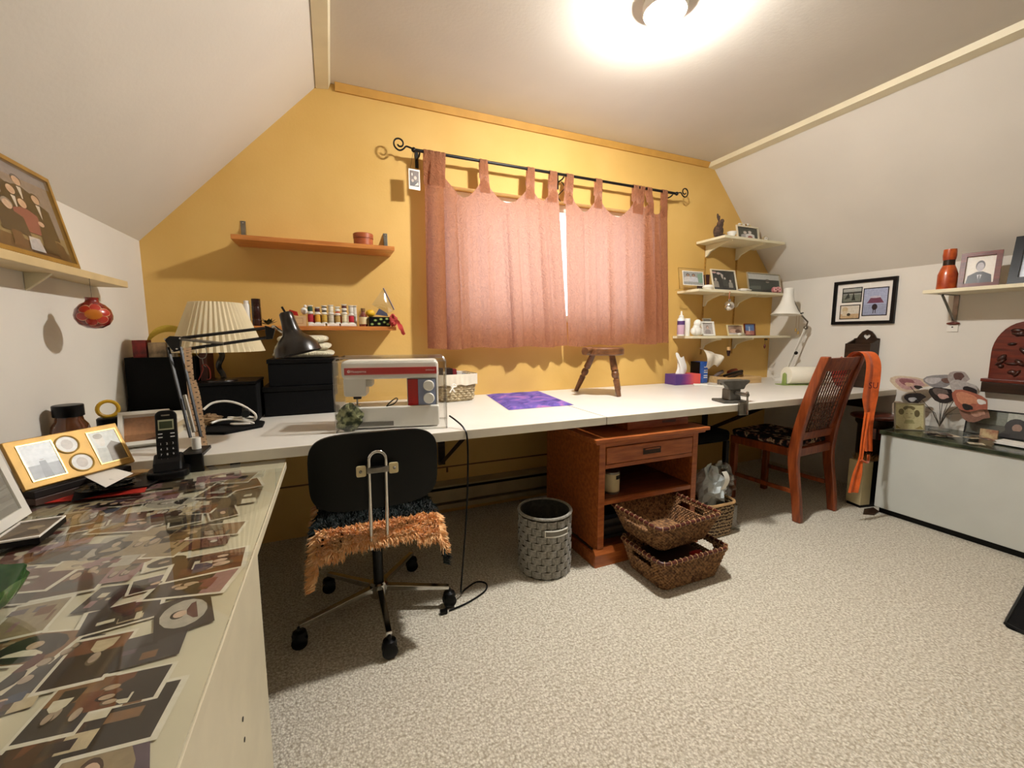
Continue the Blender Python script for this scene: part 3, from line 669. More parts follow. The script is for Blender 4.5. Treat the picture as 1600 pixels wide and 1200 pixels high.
# orange sash over chair corner
SX, SY = 2.885, 1.46
q = T('orange_scarf', 'long orange cotton sash with dark letters draped over the cane chair corner', 'sash', (2.825, 1.405, 0))
def ribbon(pts, wds, nrm_amp=.006):
    P = spline(pts, 6); n = len(P)
    def fn(u, v):
        k = v*(n-1); i = min(int(k), n-2); f = k-i; p = P[i].lerp(P[i+1], f); kk = v*(len(wds)-1); j = min(int(kk), len(wds)-2); w_ = wds[j]+(wds[j+1]-wds[j])*(kk-j)
        return p+Vector(((u-.5)*w_*.92, -(u-.5)*w_*.38-nrm_amp*math.sin(u*PI*2.5), 0))
    return MB().grid(fn, 6, n)
ribbon([(.02, .13, .93), (.02, .085, .998), (.025, .03, 1.0), (.025, .0, .94), (.02, -.005, .84), (.015, -.004, .74), (.03, -.002, .64), (.04, 0, .54), (.06, 0, .42)], [.06, .07, .075, .08, .085, .085, .05, .042, .04]).build('band', ORANGE, q, smooth=True)
ribbon([(-.005, -.008, .66), (-.03, -.012, .5), (-.04, -.015, .40), (-.055, -.012, .30), (-.075, -.01, .19)], [.03, .02, .018, .05, .055]).build('tail', ORANGE, q, smooth=True)
MB().tube(spline([(-.045, -.02, .385), (-.01, -.03, .37), (.03, -.02, .368), (.055, -.008, .40)], 6), .007, 6).build('knot_cord', ORANGE, q, smooth=True)
tm = text_mb('SU', .05).build('lettering', mat('maroon_print', (90, 14, 18), .8), q, rot=(R(90), 0, R(-22)), loc=(-.022, -.012, .80))

# round stand
q = T('round_side_stand', 'small round mahogany topped stand between the cane chair and white chest', 'side table', (3.335, 1.60, 0))
MB().lathe([(0, .55), (.128, .55), (.135, .556), (.135, .566), (.125, .572), (0, .572)], 32).build('top', REDW, q, smooth=True)
MB().lathe([(0, .0005), (.11, .0005), (.11, .02), (.09, .03), (.09, .50), (.105, .52), (.105, .5495), (0, .5495)], 24).build('drum', DKWOOD, q, smooth=True)
for a in (200, 230, 260):
    B(-.02, .02, -.003, .003, .42, .49).build('drawer_front', REDW, q, loc=(.0945*math.cos(R(a)), .0945*math.sin(R(a)), 0), rot=(0, 0, R(a+90)))
# cream box
q = T('tall_cream_box', 'tall cream box with dark side standing on the carpet beside the white chest', 'box', (3.06, 1.505, 0), R(-12))
B(0, .075, 0, .095, .018, .30).build('body', CREAM, q, bevel=.002); B(.0755, .13, 0.001, .094, .019, .299).build('side_panel', BLKPL, q); B(.004, .126, .004, .09, .0005, .0175).build('foot', BLKPL, q)
mb = MB(); rn = random.Random(6)
for i in range(160):
    x, y = rn.uniform(.02, .12), rn.uniform(.01, .085); mb.tube([(x, y, .3), (x+rn.uniform(-.02, .02), y+rn.uniform(-.02, .02), .32+rn.random()*.03)], [.0025, .0003], 3)
stuff(mb.build('dried_tuft', KRAFT, q))
q = tag(MB().prism([(0, 0), (.05, -.035), (.13, -.02), (.17, .03), (.09, .04)], 0, .006, 'xy').build('flat_wedge', DKWOOD), 'thin dark wooden wedge lying flat on the carpet before the cream box', 'board'); q.location = (2.97, 1.44, .0005)
# black object bottom right
q = T('black_floor_mat', 'thin black floor mat on the carpet beside the white chest', 'mat', (2.66, .54, 0), R(9.8))
MB().prism(rrect(.68, .30, .02), .0005, .010, 'xy').build('mat', BLACK, q, bevel=.002); MB().tube([(x, y, .009) for x, y in rr_path(.68, .30, .02, 40)], .006, 6, closed=True).build('binding', BLKPL, q, smooth=True)
# wall box with heart
q = T('heart_wall_box', 'dark wooden wall box with a heart cut-out hanging behind the cane chair', 'wall box', (XR-.001, 1.848, .60), R(-90))
ow = .155
out = [(0, 0), (0, .475), (.02, .48), (.03, .5), (.05, .525), (.0775, .538), (.105, .525), (.125, .5), (.135, .48), (ow, .475), (ow, 0)]
hc = (.0775, .49)
heart = []
for k in range(24):
    t = 2*PI*k/24; heart.append((hc[0]+.00145*16*math.sin(t)**3, hc[1]+.00145*(13*math.cos(t)-5*math.cos(2*t)-2*math.cos(3*t)-math.cos(4*t))))
bm = bmesh.new()
def loop_(pts, y):
    vs = [bm.verts.new((p[0], y, p[1])) for p in pts]; return [bm.edges.new((vs[i], vs[(i+1) % len(vs)])) for i in range(len(vs))]
ee = loop_(out, -.012)+loop_(heart, -.012)
r_ = bmesh.ops.triangle_fill(bm, edges=ee, use_beauty=True)
fs = [f for f in bm.faces]
ex = bmesh.ops.extrude_face_region(bm, geom=fs); [setattr(v.co, 'y', -.001) for v in ex['geom'] if isinstance(v, bmesh.types.BMVert)]
bmesh.ops.recalc_face_normals(bm, faces=bm.faces)
me = bpy.data.meshes.new('back_board'); bm.to_mesh(me); bm.free(); me.materials.append(DKWOOD); link('back_board', me, q)
B(0.0, ow, -.11, -.1005, 0, .44).build('front_board', DKWOOD, q); 
for x in (0, ow-.01): MB().prism([(-.1, 0), (-.0125, 0), (-.0125, .47), (-.1, .44)], x, x+.01, plane='yz').build('side_board', DKWOOD, q)
B(.0105, ow-.0105, -.1, -.0125, .001, .01).build('bottom_board', DKWOOD, q)

# ================================================================== LEFT TABLE WITH PHOTO COLLAGE
TX0, TX1, TY0, TY1 = XL+.005, -.157, .12, 1.555
TLAM = mat('table_laminate', (214, 204, 176), .45, var=.03)
o = T('glass_topped_table', 'white table with glass over a photo collage along the left wall', 'table', (TX0, TY0, 0))
TW, TL = TX1-TX0, TY1-TY0
B(0, TW, 0, TL, .668, .6885).build('table_top', TLAM, o, bevel=.001)
B(0, TW, 0, TL, .6945, .70).build('glass_sheet', clear('table_glass', (.97, .98, .97), .02), o, bevel=.001)
pnl = B(TW-.04, TW-.018, .02, .93, .0005, .6675).build('side_panel', TLAM, o, bevel=.001)
B(.02, .042, .02, .93, .0005, .6675).build('side_panel', TLAM, o, bevel=.001)
for k, z in enumerate((.40, .44)): MB().lathe([(0, 0), (.004, 0), (.004, .001), (0, .001)], 8, Matrix.Translation((TW-.0178, .68, z)) @ Matrix.Rotation(R(90), 4, 'Y')).build('screw', BLKPL, pnl)
PAL = [(196, 178, 144), (150, 130, 100), (214, 204, 178), (104, 90, 70), (70, 44, 30), (40, 32, 28), (128, 92, 60), (150, 112, 112), (92, 76, 86), (112, 66, 40), (176, 168, 152), (58, 54, 54), (34, 26, 26), (88, 40, 34), (48, 36, 32)]
def rphoto(rn, wd, ht):
    bg = rn.choice(PAL); sh = []
    st = rn.random(); sk = rn.choice([(208, 176, 150), (186, 160, 132), (200, 190, 176), (170, 150, 130)])
    b = .06 if rn.random() < .6 else 0
    if b: sh.append(('r', b, b, 1-b, 1-b, bg)); bgc = (224, 216, 196)
    else: bgc = bg
    if st < .3: sh += [('e', .5, .5, .38, .42, rn.choice(PAL))]+person(.5, .58, .12, rn.choice(PAL[3:6]), sk, rn.choice(PAL), 2, 2.6)
    elif st < .8:
        sh += [('r', b, b, 1-b, rn.uniform(.3, .5), rn.choice(PAL))]
        for k in range(rn.randint(1, 4)): sh += person(rn.uniform(.2, .8), rn.uniform(.5, .7), rn.uniform(.07, .11), rn.choice(PAL[3:6]), sk, rn.choice(PAL+[(120, 60, 60), (60, 70, 90), (40, 36, 36)]), 1.8, rn.uniform(3, 4))
    else:
        for k in range(5): x, y = rn.uniform(.1, .7), rn.uniform(.1, .7); sh.append(('r', x, y, x+rn.uniform(.1, .3), y+rn.uniform(.05, .3), rn.choice(PAL)))
    return print_mb(wd, ht, sh, bgc)
rn = random.Random(21); k = 0
for iy in range(17):
    for ix in range(8):
        wd, ht = rn.choice([(.07, .10), (.09, .065), (.10, .07), (.06, .09), (.09, .125), (.05, .07)])
        cxp = TX0+.055+(TW-.11)*(ix+.5)/8+rn.uniform(-.02, .02); cyp = TY0+.09+(TL-.18)*(iy+.5)/17+rn.uniform(-.03, .03)
        a = rn.choice([0, 90, 180, 270])*PI/180+rn.uniform(-.3, .3)
        hx = abs(wd/2*math.cos(a))+abs(ht/2*math.sin(a)); hy_ = abs(wd/2*math.sin(a))+abs(ht/2*math.cos(a))
        cxp = min(max(cxp, TX0+hx+.004), TX1-hx-.006); cyp = min(max(cyp, TY0+hy_+.004), TY1-hy_-.004)
        me = rphoto(rn, wd, ht).mesh('loose_photo', PRINT)
        q = link('loose_photo', me, None, (0, 0, 0)); k += 1
        q.matrix_world = Matrix.Translation((cxp, cyp, .6887+.00004*k)) @ rot2(a) @ Matrix.Rotation(R(-90), 4, 'X') @ Matrix.Translation((-wd/2, 0, -ht/2))
        tag(q, 'old family photo lying flat among others under the table glass', 'photo', 'photos under the table glass')

# group portrait on the ledge
LEDZ = 1.312
pw, ph_ = .48, .262
a_ = math.atan2(.05, .255)
shp = [('r', 0, 0, 1, .3, (150, 132, 96)), ('r', 0, .3, 1, 1, (142, 132, 126)), ('p', [(0, 0), (1, 0), (1, .12), (0, .2)], (96, 70, 50))]
for (cx_, cy_, cl_) in ((.50, .84, (30, 28, 28)), (.69, .84, (34, 30, 32)), (.60, .70, (30, 30, 32)), (.82, .70, (28, 26, 28)), (.38, .8, (30, 28, 30)), (.24, .74, (34, 30, 30))): shp += person(cx_, cy_, .05, (44, 34, 28), (212, 176, 148), cl_, 2.3, 9)+[('p', [(cx_-.02, cy_-.07), (cx_+.02, cy_-.07), (cx_, cy_-.24)], (222, 214, 200))]
shp += person(.66, .58, .05, (70, 48, 38), (214, 176, 148), (140, 72, 76), 2.4, 6.5)+person(.51, .5, .05, (150, 140, 130), (212, 180, 156), (40, 40, 46), 2.4, 6)
shp += [('p', [(.72, .06), (.9, .06), (.84, .42), (.76, .42)], (34, 30, 34)), ('e', .78, .4, .03, .03, (214, 180, 156)), ('p', [(.58, .05), (.72, .05), (.7, .2), (.6, .2)], (206, 200, 196)), ('p', [(.86, .04), (.97, .04), (.95, .2), (.88, .24)], (60, 30, 26)), ('p', [(.44, .05), (.56, .05), (.54, .22), (.46, .22)], (96, 66, 50))]
framed('group_portrait', 'gold framed colour portrait of a formally dressed group on the left wall shelf', (-.70, 1.752-pw, LEDZ+.0005), R(90), a_, pw, ph_, .012, .012, GOLD, shp, (150, 140, 130))
# hanging ornament
oc = ux(146, 491, -.678)
o = T('hanging_ornament', 'round red gourd ornament with a painted orange flower hanging under the ledge', 'ornament', (oc.x, oc.y, oc.z-.045)); o.scale = (.74, .74, .74)
ORN = mat('lacquer_red', (140, 24, 16), .22, c2=(96, 12, 10), vs_=18, coat=.6)
r_o = .062
MB().lathe([(0, 0), (.025, .003), (.048, .018), (.06, .04), (.062, .055), (.056, .08), (.04, .1), (.024, .11), (.021, .118), (.023, .13), (0, .13)], 28).build('gourd', ORN, o, smooth=True)
d = Vector((-oc.x, -oc.y, 0)).normalized(); ang = math.atan2(d.y, d.x)
def dome(cu, cv, ru, rv, col, nm, off):
    def fn(u, v):
        a = 2*PI*u; r = v; au = ang+cu+ru*r*math.cos(a); z = .058+cv+rv*r*math.sin(a)
        t = max(0, 1-((z-.056)/.056)**2); rr = (.062*math.sqrt(t) if z > .02 else .062*math.sqrt(t))+off; return Vector((rr*math.cos(au), rr*math.sin(au), z))
    MB().grid(fn, 20, 4).build(nm, mat('ornament_'+str(col), col, .3, var=.1, coat=.4), o, smooth=True)
for k in range(6):
    a = 2*PI*k/6+.3; dome(.62*math.cos(a), .031*math.sin(a), .36, .017, (226, 180, 140), 'petal_outline', .0015); dome(.62*math.cos(a), .031*math.sin(a), .31, .0145, (188, 44, 22), 'petal', .003)
dome(0, 0, .42, .021, (206, 116, 26), 'flower_centre', .0045)
MB().tube([(0, 0, .13), (0, 0, (LEDZ-.026-oc.z+.045)/.74)], .0008, 4).build('thread', BLKPL, o)

# gold multi-opening frame
GZ = TZ+.037
p0, p1 = uz(40, 771, GZ), uz(212, 724, GZ)
gw = (p1-p0).length; rzg = math.atan2(p1.y-p0.y, p1.x-p0.x); lean = R(28)
for i, (c, lb_) in enumerate((((70, 44, 32), 'brown photo album lying on the glass table under the other album'), ((40, 34, 32), 'thin black photo album lying under the gold frame'))):
    q = tag(B(-.11, .105, -.006, .06, 0, .0175).build('photo_album', mat('album%d' % i, c, .5, var=.2), bevel=.002), lb_, 'album'); q.location = ((p0.x+p1.x)/2, (p0.y+p1.y)/2, TZ+.0006+.018*i); q.rotation_euler[2] = rzg
o = T('gold_collage_frame', 'gold photo frame with two oblong and two round openings on the glass table', 'picture frame', (p0.x, p0.y, GZ+.0062), rzg, None, lean)
gh = .128
B(0, gw, 0, .012, 0, gh).build('frame', GOLD, o, bevel=.002)
for x0, x1, sh, bg in ((.022, .022+gw*.26, [('r', 0, 0, 1, .4, (120, 124, 128)), ('p', [(.35, 0), (.65, 0), (.6, .5), (.4, .5)], (86, 88, 92)), ('e', .5, .6, .1, .08, (150, 146, 140)), ('r', 0, .55, 1, 1, (196, 202, 206))], (190, 196, 200)), (gw*.68, gw*.95, [('p', [(.3, 0), (1, 0), (1, .5), (.7, .65), (.45, .5)], (112, 98, 72)), ('e', .32, .72, .16, .2, (206, 200, 186)), ('p', [(0, 0), (.4, 0), (.45, .45), (.1, .5)], (176, 176, 164)), ('e', .3, .86, .17, .09, (150, 140, 120))], (200, 202, 194))):
    frame_rails(x1-x0+.006, gh*.72+.006, .003, .002, o, mat('gold_bead', (206, 172, 96), .3, .5), 'bezel').location = (x0-.003, -.002, gh*.14-.003)
    print_mb(x1-x0, gh*.72, sh, bg).build('print', PRINT, o).location = (x0, -.0004, gh*.14)
for cx_, cz in ((gw*.47, gh*.72), (gw*.52, gh*.28)):
    r = gh*.19
    MB().tube([(cx_+r*math.cos(2*PI*k/24), -.001, cz+r*math.sin(2*PI*k/24)) for k in range(24)], .0022, 6, closed=True).build('round_bezel', MATS['gold_bead'], o, smooth=True)
    MB().add([(cx_+r*math.cos(2*PI*k/24), -.0006, cz+r*math.sin(2*PI*k/24)) for k in range(24)], [tuple(range(24))], (196, 192, 182)).add([(cx_+r*.5*math.cos(2*PI*k/12), -.0009, cz+r*.6*math.sin(2*PI*k/12)) for k in range(12)], [tuple(range(12))], (160, 146, 128)).build('print', PRINT, o)
# wide mat frame at far left
o = framed('grey_mat_frame', 'wide white frame with grey mat standing on the glass table before the gold frame', (-.636, .935, TZ), R(93), R(14), .36, .27, .022, .014, WPL, person(.5, .6, .14, (90, 84, 76), (190, 180, 168), (120, 116, 108), 2, 4), (190, 184, 172), mb_w=.05, matc=mat('grey_mat', (150, 146, 134), .8), stand=True)
# lying dark frame
p0 = uz(72, 818, TZ)
o = T('lying_frame', 'dark picture with a white edge lying flat on the glass table', 'picture frame', (-.622, 1.095, TZ+.0006), R(4)); o.scale = (.42, 1, 1)
B(0, .17, 0, .11, 0, .012).build('block', BLKPL, o, bevel=.001); frame_rails(.17, .11, .006, .003, o, PAPER, 'edge').matrix_local = Matrix.Translation((0, 0, .0153)) @ Matrix.Rotation(R(-90), 4, 'X')
print_mb(.156, .096, [('r', 0, 0, 1, .5, (112, 98, 80)), ('p', [(.1, .1), (.9, .2), (.6, .6)], (70, 60, 52)), ('e', .6, .6, .2, .1, (150, 136, 110))], (96, 84, 70)).build('print', PRINT, o).matrix_local = Matrix.Translation((.007, .007, .0125)) @ Matrix.Rotation(R(-90), 4, 'X')
# green glass dish
p0 = uz(6, 965, TZ)
o = T('green_glass_dish', 'scalloped green glass dish on the corner of the glass table', 'dish', (p0.x-.045, p0.y-.0, TZ+.0005))
def dish(u, v):
    a = 2*PI*u; r = .02+.05*v**.7*(1+.06*math.sin(9*a)*v); return Vector((r*math.cos(a), r*math.sin(a), .004+.05*v**1.6))
MB().grid(dish, 54, 8).build('bowl', mat('green_glass', (46, 104, 52), .15, c2=(90, 140, 80), vs_=20, coat=.5), o, smooth=True); MB().lathe([(0, 0), (.026, 0), (.022, .005), (0, .005)], 20).build('foot', MATS['green_glass'], o)
# pile of papers
RN = random.Random(5)
pc = uz(150, 768, TZ)
def sheet(name, label, cat, m, pts, z0, thick=.0015, curl=.0, parent=None):
    q = MB().prism(pts, 0, thick, 'xy').build(name, m); q.location = (0, 0, z0); return tag(q, label, cat)
def pz(lst, z=TZ): return [tuple(uz(x, y, z)[:2]) for x, y in lst]
sheet('red_envelope', 'bright red envelope at the bottom of the paper pile on the glass table', 'envelope', mat('red_paper', (186, 40, 24), .6, var=.1), pz([(48, 790), (110, 762), (232, 757), (226, 770), (150, 778)]), TZ+.0008)
sheet('dark_folder', 'thin black folder over the red envelope in the paper pile', 'folder', BLKPL, pz([(112, 786), (120, 764), (240, 744), (258, 746), (232, 762), (170, 772)]), TZ+.0030, .003)
sheet('brown_envelope', 'brown paper envelope under the white card in the paper pile', 'envelope', KRAFT, pz([(88, 775), (92, 757), (190, 738), (238, 738), (200, 752), (185, 764)]), TZ+.0070, .003)
q = tag(crumple((0, 0, 0), (.055, .04, .011), 7, amp=.35).build('black_plastic_wrap', mat('black_gloss_film', (20, 20, 18), .18, var=.2, bump=.5, bs=60)), 'crumpled glossy black plastic wrap on the paper pile', 'wrap'); q.location = uz(172, 763, TZ+.012).to_tuple()[:2]+(TZ+.0225,)
q = MB().prism(pz([(112, 735), (165, 762), (208, 740), (168, 730)], TZ+.035), 0, .0012, 'xy').build('white_card', PAPER); q.location = (0, 0, TZ+.0355); tag(q, 'folded white card on top of the paper pile by the phone', 'card')
# brown jar on desk
o = T('brown_glass_jar', 'amber brown glass jar with a black lid behind the gold frame', 'jar', (-.733, 1.665, DZ+.0005))
MB().lathe([(0, 0), (.04, 0), (.045, .006), (.045, .085), (.041, .108), (.032, .122), (.03, .135), (0, .135)], 24).build('glass_body', mat('amber_glass', (66, 34, 14), .1, coat=.6, c2=(92, 48, 20), vs_=8), o, smooth=True)
MB().lathe([(0, .1355), (.034, .1355), (.035, .137), (.035, .168), (.033, .17), (0, .17)], 24).build('lid', BLKPL, o, smooth=True)
# black canister with yellow ring
pt = ux(170, 650, -.70)
o = T('black_canister', 'black canister with a yellow ring handle on the worktop by the left wall', 'canister', (-.70, pt.y, DZ+.0005))
zt_ = ux(170, 652, -.70).z-DZ
MB().lathe([(0, 0), (.03, 0), (.032, .004), (.032, zt_-.004), (.028, zt_), (0, zt_)], 20).build('body', BLKPL, o, smooth=True)
YELP = mat('yellow_plastic', (206, 160, 30), .4, var=.08)
aV = math.atan2(-pt.y, .70)
MB().tube([(math.cos(aV+PI/2)*.026*math.cos(2*PI*k/20), math.sin(aV+PI/2)*.026*math.cos(2*PI*k/20), zt_+.028+.026*math.sin(2*PI*k/20)) for k in range(20)], .006, 8, closed=True, flat=1.0).build('ring_handle', YELP, o, smooth=True)
# stacked white paper boxes along left wall
z = DZ+.0005
for i, (h, c) in enumerate(((.03, (224, 212, 184)), (.022, (210, 190, 150)), (.012, (232, 224, 204)))):
    q = tag(B(0, .215, 0, .30, 0, h).build('paper_stack', mat('paper%d' % i, c, .75, var=.05)), ['thick cream paper pad at the bottom of the pile by the left wall', 'tan paper pad in the middle of the pile by the left wall', 'thin white paper pad on top of the pile by the left wall'][i], 'paper pad'); q.location = (XL+.014+.008*i, 1.85-.006*i, z); z += h+.0005
# white shadow box with brown photo
p0 = uz(187, 726, DZ-.03)
o = framed('white_box_frame', 'thick white box frame with a brown landscape photo beside the phone', (-.655, 1.735, DZ), R(12), R(30), .135, .12, .012, .03, WPL, [('r', 0, 0, 1, .35, (150, 104, 66)), ('p', [(.45, .12), (.9, .12), (.7, .2)], (90, 52, 34))], (182, 130, 88))
# cordless phone
p0 = uz(258, 733, TZ)
o = T('cordless_phone', 'black cordless phone standing upright in its charging base on the glass table', 'phone', (-.455, 1.50, TZ+.0005), R(10))
base = MB().prism(rrect(.098, .095, .03), 0, .022, 'xy').build('charging_base', BLKPL, o, bevel=.006, seg=3)
MB().prism([(-.035, .02), (.04, .02), (.03, .06), (.012, .066), (-.02, .045)], -.034, .034, plane='yz').build('cradle', BLKPL, o, bevel=.006, seg=2)
hs_ = MB().prism(rrect(.05, .17, .016, 6, 0, .085), 0, .022).build('handset', BLKPL, o, bevel=.005, seg=3, loc=(0, -.012, .026), rot=(R(-14), 0, 0))
B(-.018, .018, -.001, -.0002, .112, .142).build('screen_bezel', mat('lcd_bezel', (150, 150, 120), .4), hs_); B(-.015, .015, -.0018, -.0011, .116, .137).build('screen', mat('lcd', (52, 58, 40), .3), hs_)
MB().prism(rrect(.02, .004, .0015, 2, 0, .155), -.001, -.0002).build('earpiece', STEEL, hs_)
KEYW = mat('key_white', (220, 220, 214), .5)
for i, ch in enumerate('123456789*0#'):
    kx, kz = (-.014, 0, .014)[i % 3], .072-.0155*(i//3)
    key = B(kx-.0055, kx+.0055, -.0016, -.0002, kz-.0045, kz+.0045).build('key', BLKPL, hs_, bevel=.0005)
    tx = text_mb(ch, .008, 'CENTER').build('digit', KEYW, key, rot=(R(90), 0, 0), loc=(kx, -.0019, kz-.003))
for kx in (-.014, .014):
    for kz in (.101, .091): B(kx-.005, kx+.005, -.0014, -.0002, kz-.0012, kz+.0012).build('soft_key', KEYW, hs_)

# ================================================================== LEFT CORNER OF THE WORKTOP
D0 = DZ+.0006
o = T('black_storage_bin', 'tall black fabric storage bin with packets on top in the left corner', 'storage bin', (-.772, 2.18, D0))
for a in ((0, .235, 0, .01), (0, .235, .29, .30), (0, .01, .0105, .2895), (.225, .235, .0105, .2895)): B(a[0], a[1], a[2], a[3], .0, .285).build('side', BLACK, o)
B(.0105, .2245, .0105, .2895, 0, .01).build('bottom', BLACK, o); B(.0105, .2245, .0105, .2895, .22, .25).build('tray', BLKPL, o)
rn = random.Random(8)
for i, (x, y, w1, h1, c, nm) in enumerate(((.02, .03, .045, .125, (150, 36, 32), 'red'), (.07, .035, .06, .115, (196, 168, 130), 'tan'), (.137, .03, .018, .11, (206, 200, 186), 'white'), (.157, .10, .022, .09, (176, 128, 86), 'brown'))):
    q = tag(B(0, w1, 0, .06, 0, h1-.02).build('packet', mat('packet%d' % i, c, .5, c2=[v*.6 for v in c], vs_=30)), '%s haberdashery packet sticking out of the black storage bin' % nm, 'packet'); q.location = (-.772+x, 2.18+y, D0+.2505)
q = T('yellow_bag', 'yellow fabric strap handle of a bag lying on the black storage bin', 'bag', (-.655, 2.345, D0+.2505))
YC = mat('yellow_webbing', (206, 176, 66), .85, var=.1, bump=.2, bs=120)
crumple((0, 0, .04), (.085, .05, .039), 4, amp=.15).build('pouch', YC, q, smooth=True)
def strapf(u, v): a = PI*u; return Vector((-.085*math.cos(a), -.03, .04+.115*math.sin(a)**.8+.03*(v-.5)))
MB().grid(strapf, 20, 2).build('strap', YC, q, smooth=True)
o = T('low_black_box', 'low black box under the pleated lamp in the left corner', 'box', (-.529, 2.10, D0))
B(0, .221, 0, .22, 0, .165).build('body', BLACK, o, bevel=.003); B(-.003, .224, -.004, .224, .1655, .178).build('lid', BLKPL, o, bevel=.002)
q = tag(B(0, .026, 0, .12, 0, .12).build('dark_red_book', mat('oxblood', (74, 24, 16), .5, var=.2)), 'dark red book standing on the low black box behind the lampshade', 'book'); q.location = (-.525, 2.195, D0+.1785)
o = T('pleated_lamp', 'table lamp with a cream pleated shade and twisted dark stem', 'lamp', (uy(343, 549, 2.165).x, 2.165, D0+.1785))
lp = o.location.z
zb_ = uy(343, 549, 2.165).z-lp; zt2 = uy(335, 473, 2.165).z-lp
def shade(u, v):
    a = 2*PI*u; n = 44; k = abs(((u*n) % 1)*2-1); r = (.168+(.093-.168)*v)*(1+.045*(k-.5)); return Vector((r*math.cos(a), r*math.sin(a), zb_+(zt2-zb_)*v))
def shade_mat():
    m = mat('pleated_cream_fabric', (240, 226, 190), .8, var=.03); nt = m.node_tree; N = nt.nodes; L = nt.links; t = N.new('ShaderNodeBsdfTranslucent'); t.inputs[0].default_value = lin((240, 222, 180)); mx = N.new('ShaderNodeMixShader'); mx.inputs[0].default_value = .3
    L.new(N['Principled BSDF'].outputs[0], mx.inputs[1]); L.new(t.outputs[0], mx.inputs[2]); L.new(mx.outputs[0], N['Material Output'].inputs[0]); return m
MB().grid(shade, 176, 1).build('shade', shade_mat(), o)
mb = MB(); mb.tube([(.089*math.cos(2*PI*k/30), .089*math.sin(2*PI*k/30), zt2-.004) for k in range(30)], .002, 5, closed=True); [mb.tube([(0, 0, zt2-.03), (.089*math.cos(a), .089*math.sin(a), zt2-.004)], .0015, 4) for a in (0, 2.1, 4.2)]; mb.build('shade_ring', STEEL, o)
tw = [(.008*math.cos(k*1.1), .008*math.sin(k*1.1), .012+k*(zt2-.06)/16) for k in range(17)]
MB().tube(spline(tw, 3), .011, 8).build('stem', BRZ, o, smooth=True); MB().lathe([(0, 0), (.06, 0), (.058, .006), (.02, .014), (0, .014)], 24).build('foot', BRZ, o, smooth=True)

# swing arm lamp (black)
LY = 1.73
def P3(px, py, Y=LY): return uy(px, py, Y)
cl = Vector((-.415, 1.62, DZ))
o = T('swing_arm_lamp', 'black swing-arm work lamp clamped to the worktop edge by the phone', 'lamp', cl)
def lo(v): return Vector(v)-cl
B(-.03, .03, -.055, .04, .0006, .012).build('clamp_top', BLKMT, o, bevel=.002); B(-.03, .03, -.068, -.0555, -.07, .012).build('clamp_jaw', BLKMT, o, bevel=.002)
MB().tube([(0, .0, .0125), (0, 0, .05)], .013, 12).build('socket', WPL, o, smooth=True); MB().tube([(0, -.035, -.1), (0, -.035, -.045)], .005, 8).build('clamp_screw', STEEL, o)
J0 = lo((-.415, 1.62, DZ+.05)); J1 = lo(P3(272, 538)); HJ = lo(P3(378, 522)); HE = lo(P3(436, 516))
off = Vector((.014, 0, 0))
for s in (-1, 1): MB().tube([J0+off*s, J1+off*s*1.2+Vector((0, 0, -.01))], .0045, 4).build('lower_arm', BLKMT, o)
MB().tube([J0+Vector((.0, -.012, .02)), J0.lerp(J1, .45)+Vector((.0, -.012, 0))], .0055, 8).build('spring', STEEL, o, smooth=True)
mb = MB().prism([(lo(P3(258, 531)).x, lo(P3(258, 531)).z), (lo(P3(266, 525)).x, lo(P3(266, 525)).z), (lo(P3(284, 526)).x, lo(P3(284, 526)).z), (lo(P3(281, 548)).x, lo(P3(281, 548)).z), (lo(P3(272, 550)).x, lo(P3(272, 550)).z)], J1.y-.010, J1.y+.010); mb.build('elbow_plate', BLKMT, o, bevel=.002)
for px, py in ((260, 530), (283, 529), (271, 548), (278, 545)): c = lo(P3(px, py)); MB().sphere((c.x, J1.y-.012, c.z), .0035, 8, 6).build('rivet', CHROME, o, smooth=True)
U0 = lo(P3(285, 528)); U1 = lo(P3(420, 512)); V0 = lo(P3(287, 546)); V1 = lo(P3(420, 527))
MB().tube([U0, U1], .0052, 4).build('upper_arm', BLKMT, o); MB().tube([V0, V1], .0052, 4).build('upper_arm', BLKMT, o)
MB().tube([lo(P3(284, 530)), lo(P3(350, 537))], .0052, 8).build('spring', STEEL, o, smooth=True)
mb = MB().prism([(U1.x-.012, U1.z+.008), (U1.x+.02, U1.z-.004), (V1.x+.012, V1.z-.006), (V1.x-.008, V1.z-.008)], J1.y-.008, J1.y+.008); mb.build('wrist_plate', BLKMT, o, bevel=.0015)
MB().tube(spline([U1+Vector((.01, -.004, .0)), lo(P3(428, 510))+Vector((0, -.004, 0)), lo(P3(434, 514)), lo(P3(441, 519))], 5), .005, 8).build('knuckle', CHROME, o, smooth=True)
top = lo(P3(446, 488)); bot = lo(P3(466, 550)); ax = (bot-top).normalized(); ax = (ax+Vector((0, -.08, 0))).normalized()
q4 = ax.to_track_quat('Z', 'Y').to_matrix().to_4x4(); Lh = (bot-top).length
MB().lathe([(0, 0), (.018, .0), (.023, .006), (.0245, .03), (.028, Lh*.42), (.034, Lh*.55), (.055, Lh*.68), (.074, Lh*.85), (.08, Lh*1.04), (.077, Lh*1.04), (.071, Lh*.86), (.052, Lh*.71), (.03, Lh*.58), (0, Lh*.55)], 30, Matrix.Translation(top) @ q4).build('lamp_head', BRZ, o, smooth=True)
MB().tube([top+ax*.004, top-ax*.02+Vector((-.006, 0, 0))], .004, 6).build('switch_stem', BLKPL, o)
